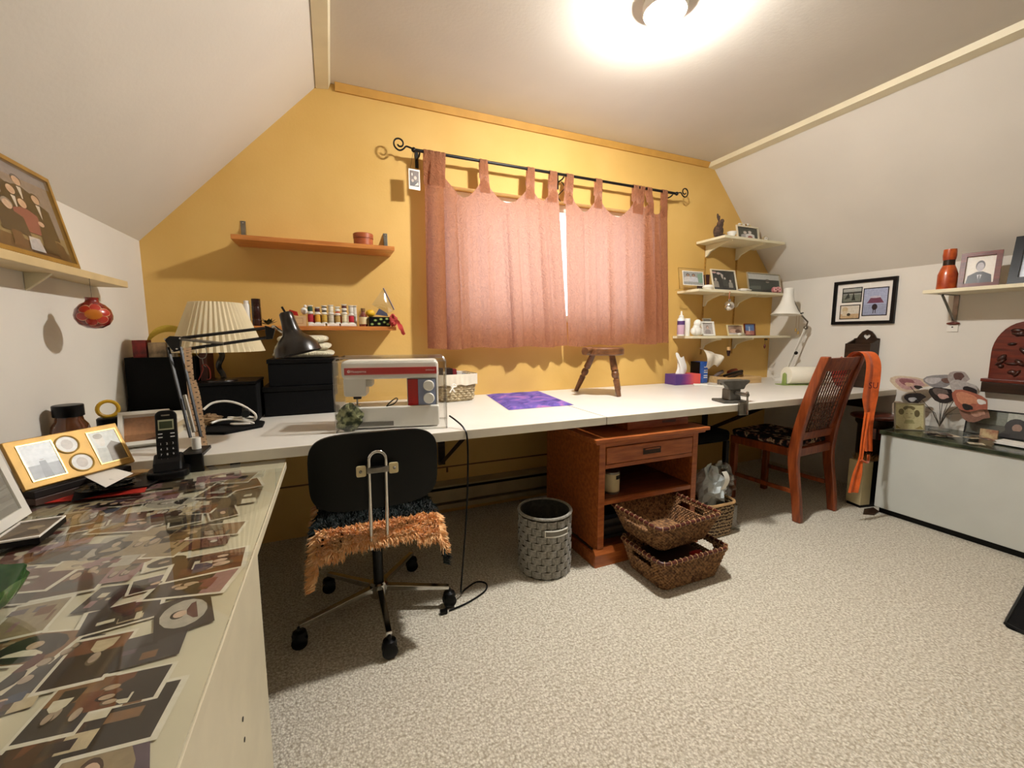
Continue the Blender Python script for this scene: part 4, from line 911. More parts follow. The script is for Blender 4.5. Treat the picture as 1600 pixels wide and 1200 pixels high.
# measuring tape
q = T('measuring_tape', 'pale printed dressmaking tape looped over the black lamp arm', 'measuring tape', (-.42, 1.70, DZ))
mq = Vector(q.location); tp = [P3(293, 543, 1.70), P3(294, 556, 1.70), P3(297, 590, 1.70), P3(301, 630, 1.70), P3(308, 664, 1.695), P3(314, 695, 1.69)]
def tape_mb(pts, wd, seed):
    P = spline(pts, 8); mb = MB(); rn = random.Random(seed); n = len(P)
    sd = Vector((.97, .1, .05))
    for i in range(n-1):
        mb.add([P[i]-sd*wd/2-mq, P[i]+sd*wd/2-mq, P[i+1]+sd*wd/2-mq, P[i+1]-sd*wd/2-mq], [(0, 1, 2, 3)], (214, 178, 140))
        e = Vector((0, -.0004, 0)); a, b = P[i], P[i].lerp(P[i+1], .35)
        if i % 2 == 0: mb.add([a-sd*wd*.28+e-mq, a+sd*wd*rn.uniform(.0, .25)+e-mq, b+sd*wd*rn.uniform(.0, .25)+e-mq, b-sd*wd*.2+e-mq], [(0, 1, 2, 3)], (60, 40, 34))
        else: mb.add([a+sd*wd*.36+e-mq, a+sd*wd*.5+e-mq, b+sd*wd*.5+e-mq, b+sd*wd*.36+e-mq], [(0, 1, 2, 3)], (96, 60, 50))
    return mb
tape_mb(tp, .021, 1).build('strand', PRINT, q)
tape_mb([P3(302, 594, 1.695), P3(309, 620, 1.69), P3(314, 655, 1.685), P3(319, 690, 1.68), P3(324, 712, 1.66)], .016, 2).build('strand', PRINT, q)
# small glasses hanging
q = T('wire_glasses', 'small red wire eyeglasses hanging below the swing-arm lamp', 'glasses', P3(315, 575, 1.71)); gl = Vector(q.location)
def w2(lst, r, nm, m): MB().tube(spline([P3(a, b, 1.71)-gl for a, b in lst], 5), r, 6).build(nm, m, q, smooth=True)
RW = mat('red_wire', (120, 40, 30), .3, .4); w2([(306, 546), (308, 555), (314, 560), (321, 558), (323, 550), (321, 542)], .0012, 'hanging_loop', STEEL); w2([(316, 560), (318, 570), (322, 573)], .001, 'hook', STEEL)
w2([(310, 594), (314, 586), (317, 577), (316, 571), (321, 570), (327, 576), (329, 586), (328, 592), (323, 593)], .0018, 'rim', RW)
# black pad with white cable
o = tag(MB().prism(pz([(318, 680), (326, 664), (398, 659), (414, 662), (411, 668), (350, 680)], DZ), 0, .012, 'xy').build('black_mat', BLACK, bevel=.003), 'flat black cloth pouch under the white cable on the worktop', 'pouch'); o.location = (0, 0, D0)
q = T('white_cable', 'coiled white power cable resting on the black cloth pouch', 'cable', (-.38, 2.0, D0+.0135)); wc = Vector(q.location)
def wpt(px, py, z): v = uz(px, py, z); return v-wc
CY = 2.0
cpts = [uy(a, b, CY)-wc for a, b in ((318, 640), (330, 631), (352, 628), (375, 632), (395, 642), (401, 648), (398, 656), (385, 657), (368, 654), (356, 653), (370, 652), (390, 650), (399, 652))]
cpts = [Vector((c.x, c.y+.02*math.sin(i), max(.006, c.z))) for i, c in enumerate(cpts)]
MB().tube(spline(cpts, 6), .0045, 7).build('coil', WPL, q, smooth=True)
MB().tube(spline([Vector((c.x*.8+.01, c.y-.03, max(.006, c.z*.25))) for c in cpts], 5), .0045, 7).build('coil', WPL, q, smooth=True)
MB().tube([cpts[4]+Vector((-.02, -.025, -.005)), cpts[4]+Vector((-.03, .03, .005))], .016, 8).build('cable_tie', BLKPL, q)
q = tag(crumple((0, 0, 0), (.04, .028, .02), 14, amp=.25).build('brown_pincushion', mat('tan_leather', (150, 120, 84), .7, var=.2)), 'small tan lump like a pincushion beside the white cable', 'pincushion'); q.location = uz(331, 669, D0).to_tuple()[:2]+(D0+.037,)

# black boxes
o = T('black_box', 'larger bottom black lidded box of the stack beside the sewing machine', 'box', (-.295, 2.20, D0)); 
B(0, .34, 0, .26, 0, .115).build('body', BLACK, o, bevel=.003); B(-.004, .344, -.004, .264, .1155, .138).build('lid', BLKPL, o, bevel=.002)
o = T('black_box', 'smaller upper black lidded box of the stack under the white knitwear', 'box', (-.272, 2.21, D0+.1385))
B(0, .30, 0, .24, 0, .105).build('body', BLACK, o, bevel=.003); B(-.004, .304, -.004, .244, .1055, .125).build('lid', BLKPL, o, bevel=.002)
KN = mat('cream_knit', (226, 218, 188), .95, var=.12, vs_=60, bump=.6, bs=120, stretch=(1, 1, .4), sheen=.3)
q = T('knitted_fabric', 'folded cream knitted fabric on the upper black box', 'fabric', (-.122, 2.33, D0+.264))
for k in range(3):
    z0 = .002+k*.036
    def kf(u, v, z0=z0, k=k):
        a = 2*PI*u; b = PI*(v-.5); sx = .135-.012*k; sy = .095; cx_ = lambda t: math.copysign(abs(t)**.45, t)
        return Vector((sx*cx_(math.cos(a))*max(.02, math.cos(b))**.3+.004*math.sin(5*a), sy*cx_(math.sin(a))*max(.02, math.cos(b))**.3, z0+.018+.018*math.sin(b)+.004*math.sin(3*a+k)*abs(math.cos(b))))
    MB().grid(kf, 40, 8).build('fold', KN, q, smooth=True)

# ================================================================== SEWING MACHINE
q0 = Vector((.002, 1.722, D0)); rzs = math.atan2(1.642-1.726, .411)
o = T('sewing_machine', 'white and red sewing machine under its clear plastic cover', 'sewing machine', q0, rzs)
MW = mat('machine_white', (234, 230, 220), .3, var=.02); MG = mat('machine_beige', (214, 206, 188), .4, var=.03); MRED = mat('machine_red', (184, 28, 26), .3, var=.08); MBL = mat('machine_bluegrey', (140, 150, 178), .4, var=.05)
body = MB().prism(rrect(.375, .085, .012, 4, .205, .047), .045, .165).build('bed', MW, o, bevel=.006, seg=3)
B(.05, .21, .0405, .0445, .012, .03).build('bed_recess', mat('recess_grey', (120, 116, 106), .5), o)
MB().prism(rrect(.125, .215, .012, 4, .328, .155), .06, .16).build('column', MW, o, bevel=.005, seg=2)
MB().prism(rrect(.375, .075, .02, 5, .205, .237), .05, .165).build('arm', MW, o, bevel=.012, seg=3)
MB().prism(rrect(.085, .075, .01, 4, .065, .168), .06, .155).build('head', MW, o, bevel=.005, seg=2)
B(.105, .13, .07, .15, .168, .199).build('take_up_housing', MG, o, bevel=.005)
st = B(.03, .385, .0465, .0495, .218, .246).build('red_band', MRED, o, bevel=.0008)
text_mb('Husqvarna', .0135).build('lettering', PAPER, st, rot=(R(90), 0, 0), loc=(.054, .0462, .2275))
mb = MB(); c_ = (.047, .232); mb.tube([(c_[0]+.0045*math.cos(2*PI*k/12), .0462, c_[1]+.0045*math.sin(2*PI*k/12)) for k in range(12)], .0012, 5, closed=True); mb.prism([(c_[0]-.002, c_[1]-.002), (c_[0]+.002, c_[1]-.002), (c_[0]+.0025, c_[1]+.002), (c_[0], c_[1]), (c_[0]-.0025, c_[1]+.002)], .0458, .0464)
mb.build('crown_badge', PAPER, st)
text_mb('EMERALD', .0085, 'RIGHT').build('model_lettering', PAPER, st, rot=(R(90), 0, 0), loc=(.378, .0462, .2305))
B(.03, .385, .0462, .0464, .2195, .2205).build('pinstripe', mat('pale_pink', (232, 150, 140), .5), st)
pn = B(.268, .382, .056, .0595, .088, .198).build('stitch_panel', mat('dark_bezel', (40, 34, 40), .4), o)
B(.270, .309, .0535, .0558, .090, .196).build('stitch_chart', MRED, pn)
mb = MB(); [mb.box(.274, .286, .0531, .0534, z, z+.002) for z in [.096+.0105*k for k in range(10)]]; stuff(mb.build('stitch_marks', mat('faint_red', (120, 10, 12), .5), pn))
B(.310, .380, .0535, .0558, .090, .196).build('dial_plate', MBL, pn)
for z in (.118, .17): MB().lathe([(0, 0), (.022, 0), (.022, .012), (.0195, .016), (0, .016)], 28, Matrix.Translation((.352, .053, z)) @ Matrix.Rotation(R(90), 4, 'X')).build('dial', WPL, pn, smooth=True)
MB().tube([(.068, .085, .128), (.068, .085, .094)], .0035, 8).build('needle_bar', STEEL, o); B(.055, .085, .078, .095, .118, .13).build('needle_clamp', BLKMT, o, bevel=.002); B(.058, .078, .075, .1, .0905, .094).build('presser_foot', CHROME, o, bevel=.001)
mb = MB().tube(spline([(.185, .04, .092), (.2, .036, .108), (.222, .034, .124), (.228, .036, .118), (.215, .036, .102), (.185, .04, .092)], 5), .0025, 6); mb.build('thread_guide', BLKPL, o)
for x0, x1, y0, y1, z0, z1 in ((0, .42, 0, .003, 0, .272), (0, .42, .197, .20, 0, .272), (0, .003, .0035, .1965, 0, .272), (.417, .42, .0035, .1965, 0, .272), (.01, .41, .01, .19, .2835, .286)):
    B(x0, x1, y0, y1, z0, z1).build('clear_cover', ACRYL, o)
mb = MB()
for pth in ([(0, 0, .001), (.42, 0, .001), (.42, .2, .001), (0, .2, .001)], [(0, 0, .272), (.42, 0, .272), (.42, .2, .272), (0, .2, .272)], [(.01, .01, .285), (.41, .01, .285), (.41, .19, .285), (.01, .19, .285)]): mb.tube([(x, y, z+.002) for x, y, z in pth], .0035, 6, closed=True)
for x, y in ((0, 0), (.42, 0), (.42, .2), (0, .2)): mb.tube([(x, y, .003), (x, y, .272), (x+(.01 if x < .1 else -.01), y+(.01 if y < .1 else -.01), .287)], .0035, 6)
mb.build('cover_edges', clear('acrylic_edge', (.93, .93, .91), .15, .2), o, smooth=True)
q = T('green_fabric_bundle', 'bundled green leaf print fabric under the sewing machine needle', 'fabric', q0+rot2(rzs) @ Vector((.048, .02, .001)))
GF = mat('green_leaf_print', (150, 152, 110), .85, c2=(46, 54, 34), vs_=40, detail=4, vlo=.42, vhi=.58)
crumple((0, 0, .052), (.046, .0155, .048), 17, amp=.35).build('bundle', GF, q, smooth=True)
# cord
q = T('power_cord', 'thin black sewing machine cord looping from the worktop to the carpet', 'cord', (.47, 1.555, 0)); b0 = Vector(q.location)
cp = [(.432, 1.665, .78), (.45, 1.63, .765), (.468, 1.585, .742), (.475, 1.562, .70), (.474, 1.56, .55), (.466, 1.57, .35), (.455, 1.60, .12), (.458, 1.63, .02), (.49, 1.67, .005), (.55, 1.70, .005), (.585, 1.67, .005), (.56, 1.62, .005), (.47, 1.575, .005), (.385, 1.555, .005)]
MB().tube(spline([Vector(c)-b0 for c in cp], 8), .0036, 7).build('cable', BLKPL, q, smooth=True)
MB().prism(rrect(.03, .02, .006), .0005, .014, 'xy').build('plug', BLKPL, q, loc=(.385-.47-.022, 1.553-1.555, 0))

# whitewashed basket
p0 = uz(694, 632, DZ); p1 = uz(742, 626, DZ)
o = T('whitewashed_basket', 'whitewashed willow basket with a white cloth liner beside the sewing machine', 'basket', (.64, 2.37, D0), R(6))
WWK = mat('whitewashed_willow', (206, 190, 156), .75, c2=(150, 130, 96), vs_=50)
wicker(o, .19, .17, .215, .195, .145, 10, WWK, WWK, WWK, n=44, amp=.004, sr=.008, rim_r=.005)
def liner(u, v):
    a = 2*PI*u; c, s = math.cos(a), math.sin(a); sq = 1/max(abs(c)/.118, abs(s)/.108); sq = min(sq, .145); return Vector((sq*c*(1+.02*math.sin(24*a)*v), sq*s*(1+.02*math.sin(24*a)*v), .156-.062*v-.004*math.sin(9*a)*v))
MB().grid(liner, 96, 4).build('cloth_liner', mat('white_liner', (236, 226, 206), .9, var=.06), o, smooth=True)
MB().tube(spline([(-.06, -.125, .09), (-.045, -.128, .105), (-.03, -.126, .092), (-.055, -.128, .085), (-.04, -.128, .06)], 5), .004, 6).tube(spline([(-.05, -.127, .088), (-.07, -.128, .06)], 5), .004, 6).build('bow', PAPER, o, smooth=True)
for i, (x, w1, h1, c, nm) in enumerate(((-.07, .06, .185, (54, 40, 36), 'dark brown'), (-.008, .022, .18, (130, 30, 36), 'dark red'), (.016, .03, .165, (230, 226, 216), 'white'), (.05, .02, .155, (150, 150, 150), 'grey'))):
    q = tag(B(0, w1, -.03, .05, 0, h1-.012).build('booklet', mat('booklet%d' % i, c, .5, var=.2)), nm+' booklet standing in the whitewashed basket', 'booklet'); q.location = (.64+x, 2.37, D0+.010)

# purple quilt
def galaxy():
    m = mat('purple_batik', (100, 70, 150), .85); nt = m.node_tree; N = nt.nodes; L = nt.links; b = N['Principled BSDF']
    tc = N.new('ShaderNodeTexCoord'); n = N.new('ShaderNodeTexNoise'); n.inputs['Scale'].default_value = 9; n.inputs['Detail'].default_value = 6; n.inputs['Distortion'].default_value = 1.5; L.new(tc.outputs['Object'], n.inputs[0])
    cr = N.new('ShaderNodeValToRGB'); e = cr.color_ramp.elements; e[0].position = .32; e[0].color = lin((52, 40, 110)); e[1].position = .68; e[1].color = lin((170, 110, 170)); k = e.new(.5); k.color = lin((104, 84, 168)); L.new(n.outputs[0], cr.inputs[0]); L.new(cr.outputs[0], b.inputs['Base Color']); return m
qc = [uz(752, 614, DZ), uz(840, 611, DZ), uz(897, 633, DZ), uz(795, 641, DZ)]
for c in qc: c.y = min(c.y, 2.47)
org = Vector((qc[3].x, qc[3].y, D0)); o = T('quilted_mat', 'folded purple and blue batik fabric lying flat on the worktop', 'fabric', org)
def qf(u, v, top=1):
    p = (qc[3].lerp(qc[2], u)).lerp(qc[0].lerp(qc[1], u), v); e = min(u, 1-u, v, 1-v); h = .0005+(.009*min(1, e*14)+.0015*math.sin(u*17+v*5)*min(1, e*8))
    return Vector((p.x-org.x, p.y-org.y, h))
MB().grid(qf, 40, 30).build('cloth', galaxy(), o, smooth=True)

# stool on the worktop
fl, fr = uz(899, 611, DZ), uz(967, 620, DZ)
sc_ = Vector((1.535, 2.17, D0))
o = T('milking_stool', 'small wooden milking stool with turned legs standing on the worktop', 'stool', sc_)
sz = .985-DZ
MB().lathe([(0, sz), (.122, sz), (.128, sz+.006), (.128, sz+.038), (.122, sz+.044), (.09, sz+.041), (0, sz+.036)], 36).build('seat', STOOLW, o, smooth=True)
def turned(foot, top, nm):
    ax_ = (top-foot); L_ = ax_.length; q_ = ax_.to_track_quat('Z', 'Y').to_matrix().to_4x4()
    pr = [(0, 0), (.013, 0), (.014, .004), (.0185, .36*L_), (.019, .40*L_), (.0135, .415*L_), (.0135, .44*L_), (.021, .47*L_), (.023, .53*L_), (.020, .58*L_), (.0135, .60*L_), (.0135, .625*L_), (.0215, .64*L_), (.021, .7*L_), (.017, .99*L_), (0, L_)]
    MB().lathe(pr, 16, Matrix.Translation(foot) @ q_).build(nm, STOOLW, o, smooth=True)
turned(Vector((fl.x-sc_.x+.005, fl.y-sc_.y, .0008)), Vector((.0, .10, sz+.004)), 'leg')
turned(Vector((fr.x-sc_.x, fr.y-sc_.y, .0008)), Vector((.02, -.065, sz+.004)), 'leg')
turned(Vector((1.79-sc_.x, 2.335-sc_.y, .0008)), Vector((.095, .045, sz+.004)), 'leg')
hp = uy(914, 549, 2.10)-sc_
MB().tube([hp, hp+Vector((.075, .05, .004))], .022, 16).build('handle_stub', STOOLW, o, smooth=True)

# tissue box
o = T('tissue_box', 'purple and coral patterned tissue box with a white tissue at the wall', 'tissue box', (2.315, 2.36, D0), R(-3))
tb = mat('tissue_print', (96, 56, 128), .5, c2=(70, 40, 100), vs_=20); nt = tb.node_tree; N = nt.nodes; L = nt.links
tc = N.new('ShaderNodeTexCoord'); sp = N.new('ShaderNodeSeparateXYZ'); L.new(tc.outputs['Object'], sp.inputs[0]); nz_ = N.new('ShaderNodeTexNoise'); nz_.inputs['Scale'].default_value = 30; L.new(tc.outputs['Object'], nz_.inputs[0])
md = N.new('ShaderNodeMath'); md.operation = 'MULTIPLY_ADD'; md.inputs[1].default_value = 1; L.new(sp.outputs[0], md.inputs[0]); m2 = N.new('ShaderNodeMath'); m2.operation = 'MULTIPLY'; m2.inputs[1].default_value = .05; L.new(nz_.outputs[0], m2.inputs[0]); L.new(m2.outputs[0], md.inputs[2])
cr = N.new('ShaderNodeValToRGB'); e = cr.color_ramp.elements; e[0].position = .08; e[0].color = lin((84, 52, 124)); e[1].position = .2; e[1].color = lin((226, 92, 84)); k_ = e.new(.14); k_.color = lin((150, 60, 120)); L.new(md.outputs[0], cr.inputs[0]); L.new(cr.outputs[0], N['Principled BSDF'].inputs['Base Color'])
B(0, .235, 0, .115, 0, .078).build('carton', tb, o, bevel=.002)
def tis(u, v): a = 2*PI*u; r = .036*(1-.25*v)+.01*math.sin(3*a+4*v); return Vector((.10+r*math.cos(a)*1.1-.012*v+.01*math.sin(5*v), .057+r*.5*math.sin(a), .0785+.135*v*(1-.12*math.cos(a)-.08*math.sin(3*a))))
MB().grid(tis, 24, 8).build('tissue', mat('tissue_paper', (240, 238, 232), .9, var=.03), o, smooth=True)
# blue container, cloth, tray
o = T('blue_container', 'dark blue lidless plastic tub with white print beside the tissue box', 'container', (2.615, 2.41, D0))
BLU = mat('royal_blue_print', (30, 70, 150), .4, c2=(60, 110, 190), vs_=30); B(-.045, .045, -.03, .06, 0, .165).build('body', BLU, o, bevel=.008, seg=3); B(-.046, -.038, -.029, .059, .02, .164).build('dark_side', BLKPL, o)
mb = MB(); [mb.box(.0, .038, -.0312, -.0302, z, z+.006) for z in (.04, .055, .08, .095, .12)]; mb.build('print_lines', PAPER, o)
o = tag(MB().grid(lambda u, v: Vector(((u-.5)*.17+.03*v, -.05*math.sin(PI*v)-.03*v+.008*math.sin(9*u+5*v), .10*math.cos(2.2*v)*(1-.5*u)+.012*math.sin(14*u)*v)), 24, 16).build('work_glove', mat('cotton_white', (230, 220, 200), .95, var=.08), smooth=True), 'limp white cotton glove draped over the blue tub', 'glove'); o.location = (2.66, 2.40, D0+.17)
o = T('wooden_tray', 'pale wooden tray heaped with tools and brushes near the corner', 'tray', (2.70, 2.24, D0), R(-4))
PINE = wood('pale_pine', (214, 180, 128), (196, 158, 104))
B(0, .34, 0, .2, 0, .006).build('base', PINE, o)
for a in ((0, .34, 0, .01), (0, .34, .19, .2)): B(a[0], a[1], a[2], a[3], .0065, .05).build('long_side', PINE, o, bevel=.001)
for a in ((0, .01), (.33, .34)): B(a[0], a[1], .0105, .1895, .0065, .05).build('short_side', PINE, o, bevel=.001)
for i, (p_, r_, m_, nm, lb) in enumerate((([(.03, .035, .03), (.2, .04, .075)], .012, DKWOOD, 'tool_handle', 'dark tool handle lying across the wooden tray'), ([(.06, .08, .055), (.25, .075, .085)], .010, BLKMT, 'metal_file', 'black metal file lying across the wooden tray'), ([(.16, .125, .05), (.31, .13, .075)], .016, STOOLW, 'wooden_mallet_handle', 'brown wooden handle lying across the wooden tray'), ([(.22, .165, .06), (.29, .167, .075)], .026, REDW, 'wooden_ball', 'reddish round wooden knob on top of the tray tools'), ([(.03, .15, .035), (.13, .155, .08)], .014, mat('grey_rag', (110, 96, 90), .9), 'rolled_rag', 'rolled grey rag in the wooden tray'))):
    q = tag(MB().tube(spline([p_[0], [(p_[0][k]+p_[1][k])/2+(.004 if k == 2 else 0) for k in range(3)], p_[1]], 4), r_, 10).build(nm, m_, smooth=True), lb, 'tool'); q.location = (2.70, 2.24, D0)
q = T('putty_spatula', 'white plastic spatula lying before the tray on the worktop', 'spatula', (2.50, 2.24, D0), R(-38))
MB().prism([(0, -.012), (.05, -.02), (.09, -.035), (.15, -.03), (.15, .03), (.09, .035), (.05, .02), (0, .012)], 0, .006, 'xy').build('blade', WPL, q, bevel=.002); MB().prism(rrect(.1, .026, .012, 4, -.045, 0), 0, .014, 'xy').build('handle', WPL, q, bevel=.003)
# vise
vp = uz(1128, 628, DZ)
o = T('bench_vise', 'grey steel bench vise clamped on the worktop front edge', 'vise', (2.02, 1.655, D0), R(-10))
VM = mat('vise_paint', (104, 100, 92), .45, .5, var=.2, vs_=20)
MB().prism([(-.075, -.05), (.06, -.07), (.075, .04), (-.06, .07)], 0, .014, 'xy').build('base_plate', VM, o, bevel=.004)
MB().prism([(-.035, .0145), (.04, .0145), (.03, .05), (.035, .075), (.0, .08), (-.035, .075)], -.045, .02).build('body', VM, o, bevel=.005)
MB().prism([(-.05, .0), (.05, .0), (.06, .02), (.085, .038), (.085, .05), (-.085, .05), (-.085, .038), (-.06, .02)], -.05, -.018, loc if False else 'xz').build('front_jaw', VM, o, bevel=.004, loc=(0, 0, .075))
MB().prism([(-.07, .05), (.07, .05), (.07, .022), (-.07, .022)], -.012, .02).build('rear_jaw', VM, o, bevel=.003, loc=(0, 0, .075))
B(-.08, .08, -.0175, -.0125, .1, .122).build('jaw_plates', STEEL, o); MB().tube([(0, -.13, .055), (0, -.05, .055)], .011, 12).build('screw_boss', STEEL, o, smooth=True)
MB().tube([(.004, -.122, .064), (.012, -.122, -.05)], .0048, 8).build('tommy_bar', CHROME, o, smooth=True); MB().sphere((.004, -.122, .066), .008, 10, 7).build('bar_knob', CHROME, o, smooth=True)
MB().box(-.03, .02, -.112, -.10, -.055, .012).build('clamp_front', STEEL, o)
# paper roll
pr0 = uz(1224, 601, DZ)
o = T('paper_towel_roll', 'white paper roll lying in a green holder on the worktop end', 'paper roll', (3.06, 2.06, D0), R(-20))
RP = mat('roll_paper', (240, 234, 216), .85, var=.02); GRN = mat('pale_green_plastic', (150, 170, 96), .45, var=.06)
MB().lathe([(0, -.0), (.02, 0), (.02, .001), (.062, .001), (.064, .004), (.064, .256), (.062, .26), (0, .26)], 32, Matrix.Translation((.02, 0, .069)) @ Matrix.Rotation(R(90), 4, 'Y')).build('roll', RP, o, smooth=True)
B(-.03, .295, -.045, .045, 0, .0045).build('holder_base', GRN, o, bevel=.001)
for x in (0.002, .283): MB().prism([(-.02, .005), (.02, .005), (.014, .08), (0, .09), (-.014, .08)], x, x+.01, plane='yz').build('holder_end', GRN, o, bevel=.002)
# white desk lamp
lb = Vector((3.375, 2.27, D0)); o = T('white_desk_lamp', 'white adjustable desk lamp with bell shade by the right wall', 'lamp', lb)
def LP(px, py, X): return ux(px, py, X)-lb
MB().lathe([(0, 0), (.075, 0), (.075, .012), (.06, .02), (.015, .026), (0, .026)], 28).build('base', WPL, o, smooth=True)
e1 = LP(1259, 512, 3.40); s0 = Vector((0, 0, .026))
for dx in (-.008, .008): MB().tube([s0+Vector((dx, 0, 0)), e1+Vector((dx, 0, 0))], .005, 6).build('lower_arm', WPL, o)
MB().sphere(s0.lerp(e1, .5)+Vector((0, -.012, 0)), .014, 10, 8).build('arm_knob', BLKPL, o, smooth=True); MB().sphere(e1, .016, 12, 8).build('elbow', STEEL, o, smooth=True)
e2 = LP(1240, 470, 3.30); MB().tube([e1, LP(1262, 503, 3.40), LP(1250, 490, 3.34), e2], .006, 6).build('upper_arm', STEEL, o)
tc0 = LP(1226, 451, 3.25); bc0 = LP(1228, 492, 3.25); Ls = (tc0-bc0).length
MB().lathe([(.0, Ls), (.028, Ls), (.033, Ls-.006), (.036, Ls*.7), (.05, Ls*.42), (.078, Ls*.15), (.105, 0), (.102, 0), (.074, Ls*.15), (.045, Ls*.42), (.03, Ls*.7), (0, Ls*.75)], 32, Matrix.Translation(bc0) @ Matrix.Rotation(R(4), 4, 'Y')).build('shade', WPL, o, smooth=True)
MB().tube([bc0+Vector((.02, -.1, .006)), bc0+Vector((.06, -.09, .012))], .006, 6).build('shade_tab', BLKPL, o)
for px, l in ((1245, .10), (1249, .12)):
    c = LP(px, 493, 3.34); MB().tube([c, c-Vector((0, 0, l))], .0012, 4).build('pull_string', KRAFT, o); MB().lathe([(0, 0), (.008, .005), (.006, .024), (0, .028)], 8, Matrix.Translation(c-Vector((0, 0, l+.026)))).build('pull_bead', GOLD, o, smooth=True)

# ================================================================== SHELF ITEMS, LEFT
p = uy(568, 382, 2.40)
o = T('round_wooden_box', 'round bentwood box with lid on the upper wooden shelf', 'box', (p.x, 2.40, USZ+.0004))
BW = wood('bentwood', (176, 92, 46), (150, 72, 34)); MB().lathe([(0, 0), (.048, 0), (.048, .042), (0, .042)], 32).build('body', BW, o, smooth=True); MB().lathe([(.0485, .0), (0.0505, .0), (.0505, .022), (.047, .025), (0, .025), (0, .018), (.0485, .018)], 32, Matrix.Translation((0, 0, .0425)), close=False).build('lid', BW, o, smooth=True)
SYL = 2.385
def sx(px): return uy(px, 505, SYL).x
mp_ = 3.13e-3*1.02
def lathe_thing(name, label, cat, px, prof, m, extra=None, y=SYL, z=LSZ):
    o = T(name, label, cat, (sx(px), y, z+.0005)); MB().lathe(prof, 18).build('body', m, o, smooth=True)
    for nm, pf, mm in (extra or []): MB().lathe(pf, 18).build(nm, mm, o, smooth=True)
    return o
lathe_thing('white_spray_can', 'slim white can beside the bracket on the lower wooden shelf', 'can', 387, [(0, 0), (.014, 0), (.0145, .003), (.0145, .10), (.012, .106), (0, .106)], WPL, [('cap', [(0, .1065), (.011, .1065), (.011, .12), (0, .122)], PAPER), ('label_band', [(.0147, .012), (.0149, .013), (.0149, .03), (.0147, .031)], MBL)])
lathe_thing('dark_brown_bottle', 'dark brown ribbed bottle next to the slim white can', 'bottle', 402, [(0, 0), (.019, 0), (.02, .004), (.02, .03), (.0185, .033), (.02, .036), (.02, .09), (.0185, .093), (.0195, .096), (.0195, .13), (0, .132)], mat('dark_brown_glass', (52, 22, 16), .25, var=.2, coat=.4))
o = T('green_leaf_sprig', 'dark green artificial leaf cluster on the lower wooden shelf', 'foliage', (sx(419), SYL, LSZ+.0005)); rn = random.Random(3)
LF = mat('dark_leaf', (52, 66, 34), .5, c2=(34, 40, 24), vs_=30)
for i in range(12):
    a = rn.uniform(0, 6.28); L_ = rn.uniform(.03, .05); mb = MB(); t = rn.uniform(.2, 1.0); d = Vector((math.cos(a)*math.cos(t), math.sin(a)*math.cos(t)*.7, math.sin(t))); s = Vector((-math.sin(a), math.cos(a), 0)); n0 = Vector((0, 0, .006))
    mb.add([n0, n0+d*L_*.5+s*.011, n0+d*L_, n0+d*L_*.5-s*.011, n0+d*L_*.5+Vector((0, 0, .004))], [(0, 1, 4), (1, 2, 4), (2, 3, 4), (3, 0, 4)]); mb.build('leaf', LF, o)
o = T('small_card_box', 'small beige card box with printed label and red clip on the lower shelf', 'box', (sx(453), SYL-.05, LSZ+.0005))
B(0, .075, 0, .05, 0, .05).build('carton', mat('beige_card', (206, 172, 128), .6, var=.05), o, bevel=.001); frame_rails(.05, .028, .002, .0006, o, KRAFT, 'label_border').location = (.012, -.0007, .012); MB().prism([(0, 0), (.05, -.008), (.045, .012), (.012, .022)], 0, .01).build('red_clip', REDP, o, loc=(-.008, .02, .0585))
o = T('glass_figurine', 'tiny clear glass bird figurine left of the thread spools', 'figurine', (sx(476), SYL+.02, LSZ+.0005))
MB().lathe([(0, 0), (.02, 0), (.02, .055), (.012, .06), (0, .06)], 16).build('glass_base', ACRYL, o, smooth=True); MB().sphere((0, 0, .078), (.016, .01, .018), 12, 8).sphere((.006, 0, .1), (.008, .007, .009), 10, 7).build('bird', WPL, o, smooth=True)
# thread spools
SPC = {'crimson': (176, 24, 44), 'golden yellow': (222, 160, 40), 'old gold': (206, 168, 70), 'pale grey': (206, 196, 176), 'tan gold': (196, 160, 90), 'cream': (234, 222, 184), 'deep red': (186, 22, 48), 'bottle green': (52, 84, 62), 'maroon': (84, 30, 40), 'black': (30, 26, 28), 'ivory': (232, 224, 200), 'orange red': (206, 62, 26), 'navy black': (32, 30, 46), 'silver white': (220, 214, 200), 'pearl white': (226, 220, 206)}
def spool(px, z, h, r, cname, where, y=SYL-.02):
    o = T('thread_spool', '%s thread spool %s' % (cname, where), 'thread spool', (sx(px), y, z), group='thread spools on the lower shelf')
    MB().lathe([(0, 0), (r, 0), (r, .003), (r*.55, .007), (r*.55, h-.007), (r, h-.003), (r, h), (0, h)], 16).build('core', WPL, o, smooth=True)
    MB().lathe([(r*.58, .0075), (r*.86, .008), (r*.88, h*.5), (r*.86, h-.008), (r*.58, h-.0075)], 16, close=False).build('thread', mat('thread_'+cname, SPC[cname], .7, var=.15, vs_=30, bump=.3, bs=200, stretch=(.2, .2, 4)), o, smooth=True)
racks = [('left', 482, 508, [486, 499]), ('middle', 511, 530, [510.5, 521]), ('right', 532, 556, [532, 542, 552])]
for nm, a, b, _ in racks:
    o = T('spool_rack', nm+' white plastic base of the thread spool row on the lower shelf', 'spool rack', (sx(a), SYL-.045, LSZ+.0005)); wd = sx(b)-sx(a); B(0, wd, 0, .05, 0, .014).build('block', WPL, o, bevel=.002); B(.002, wd-.002, -.0008, 0, .003, .011).build('front_plate', PAPER, o)
z0 = LSZ+.0152
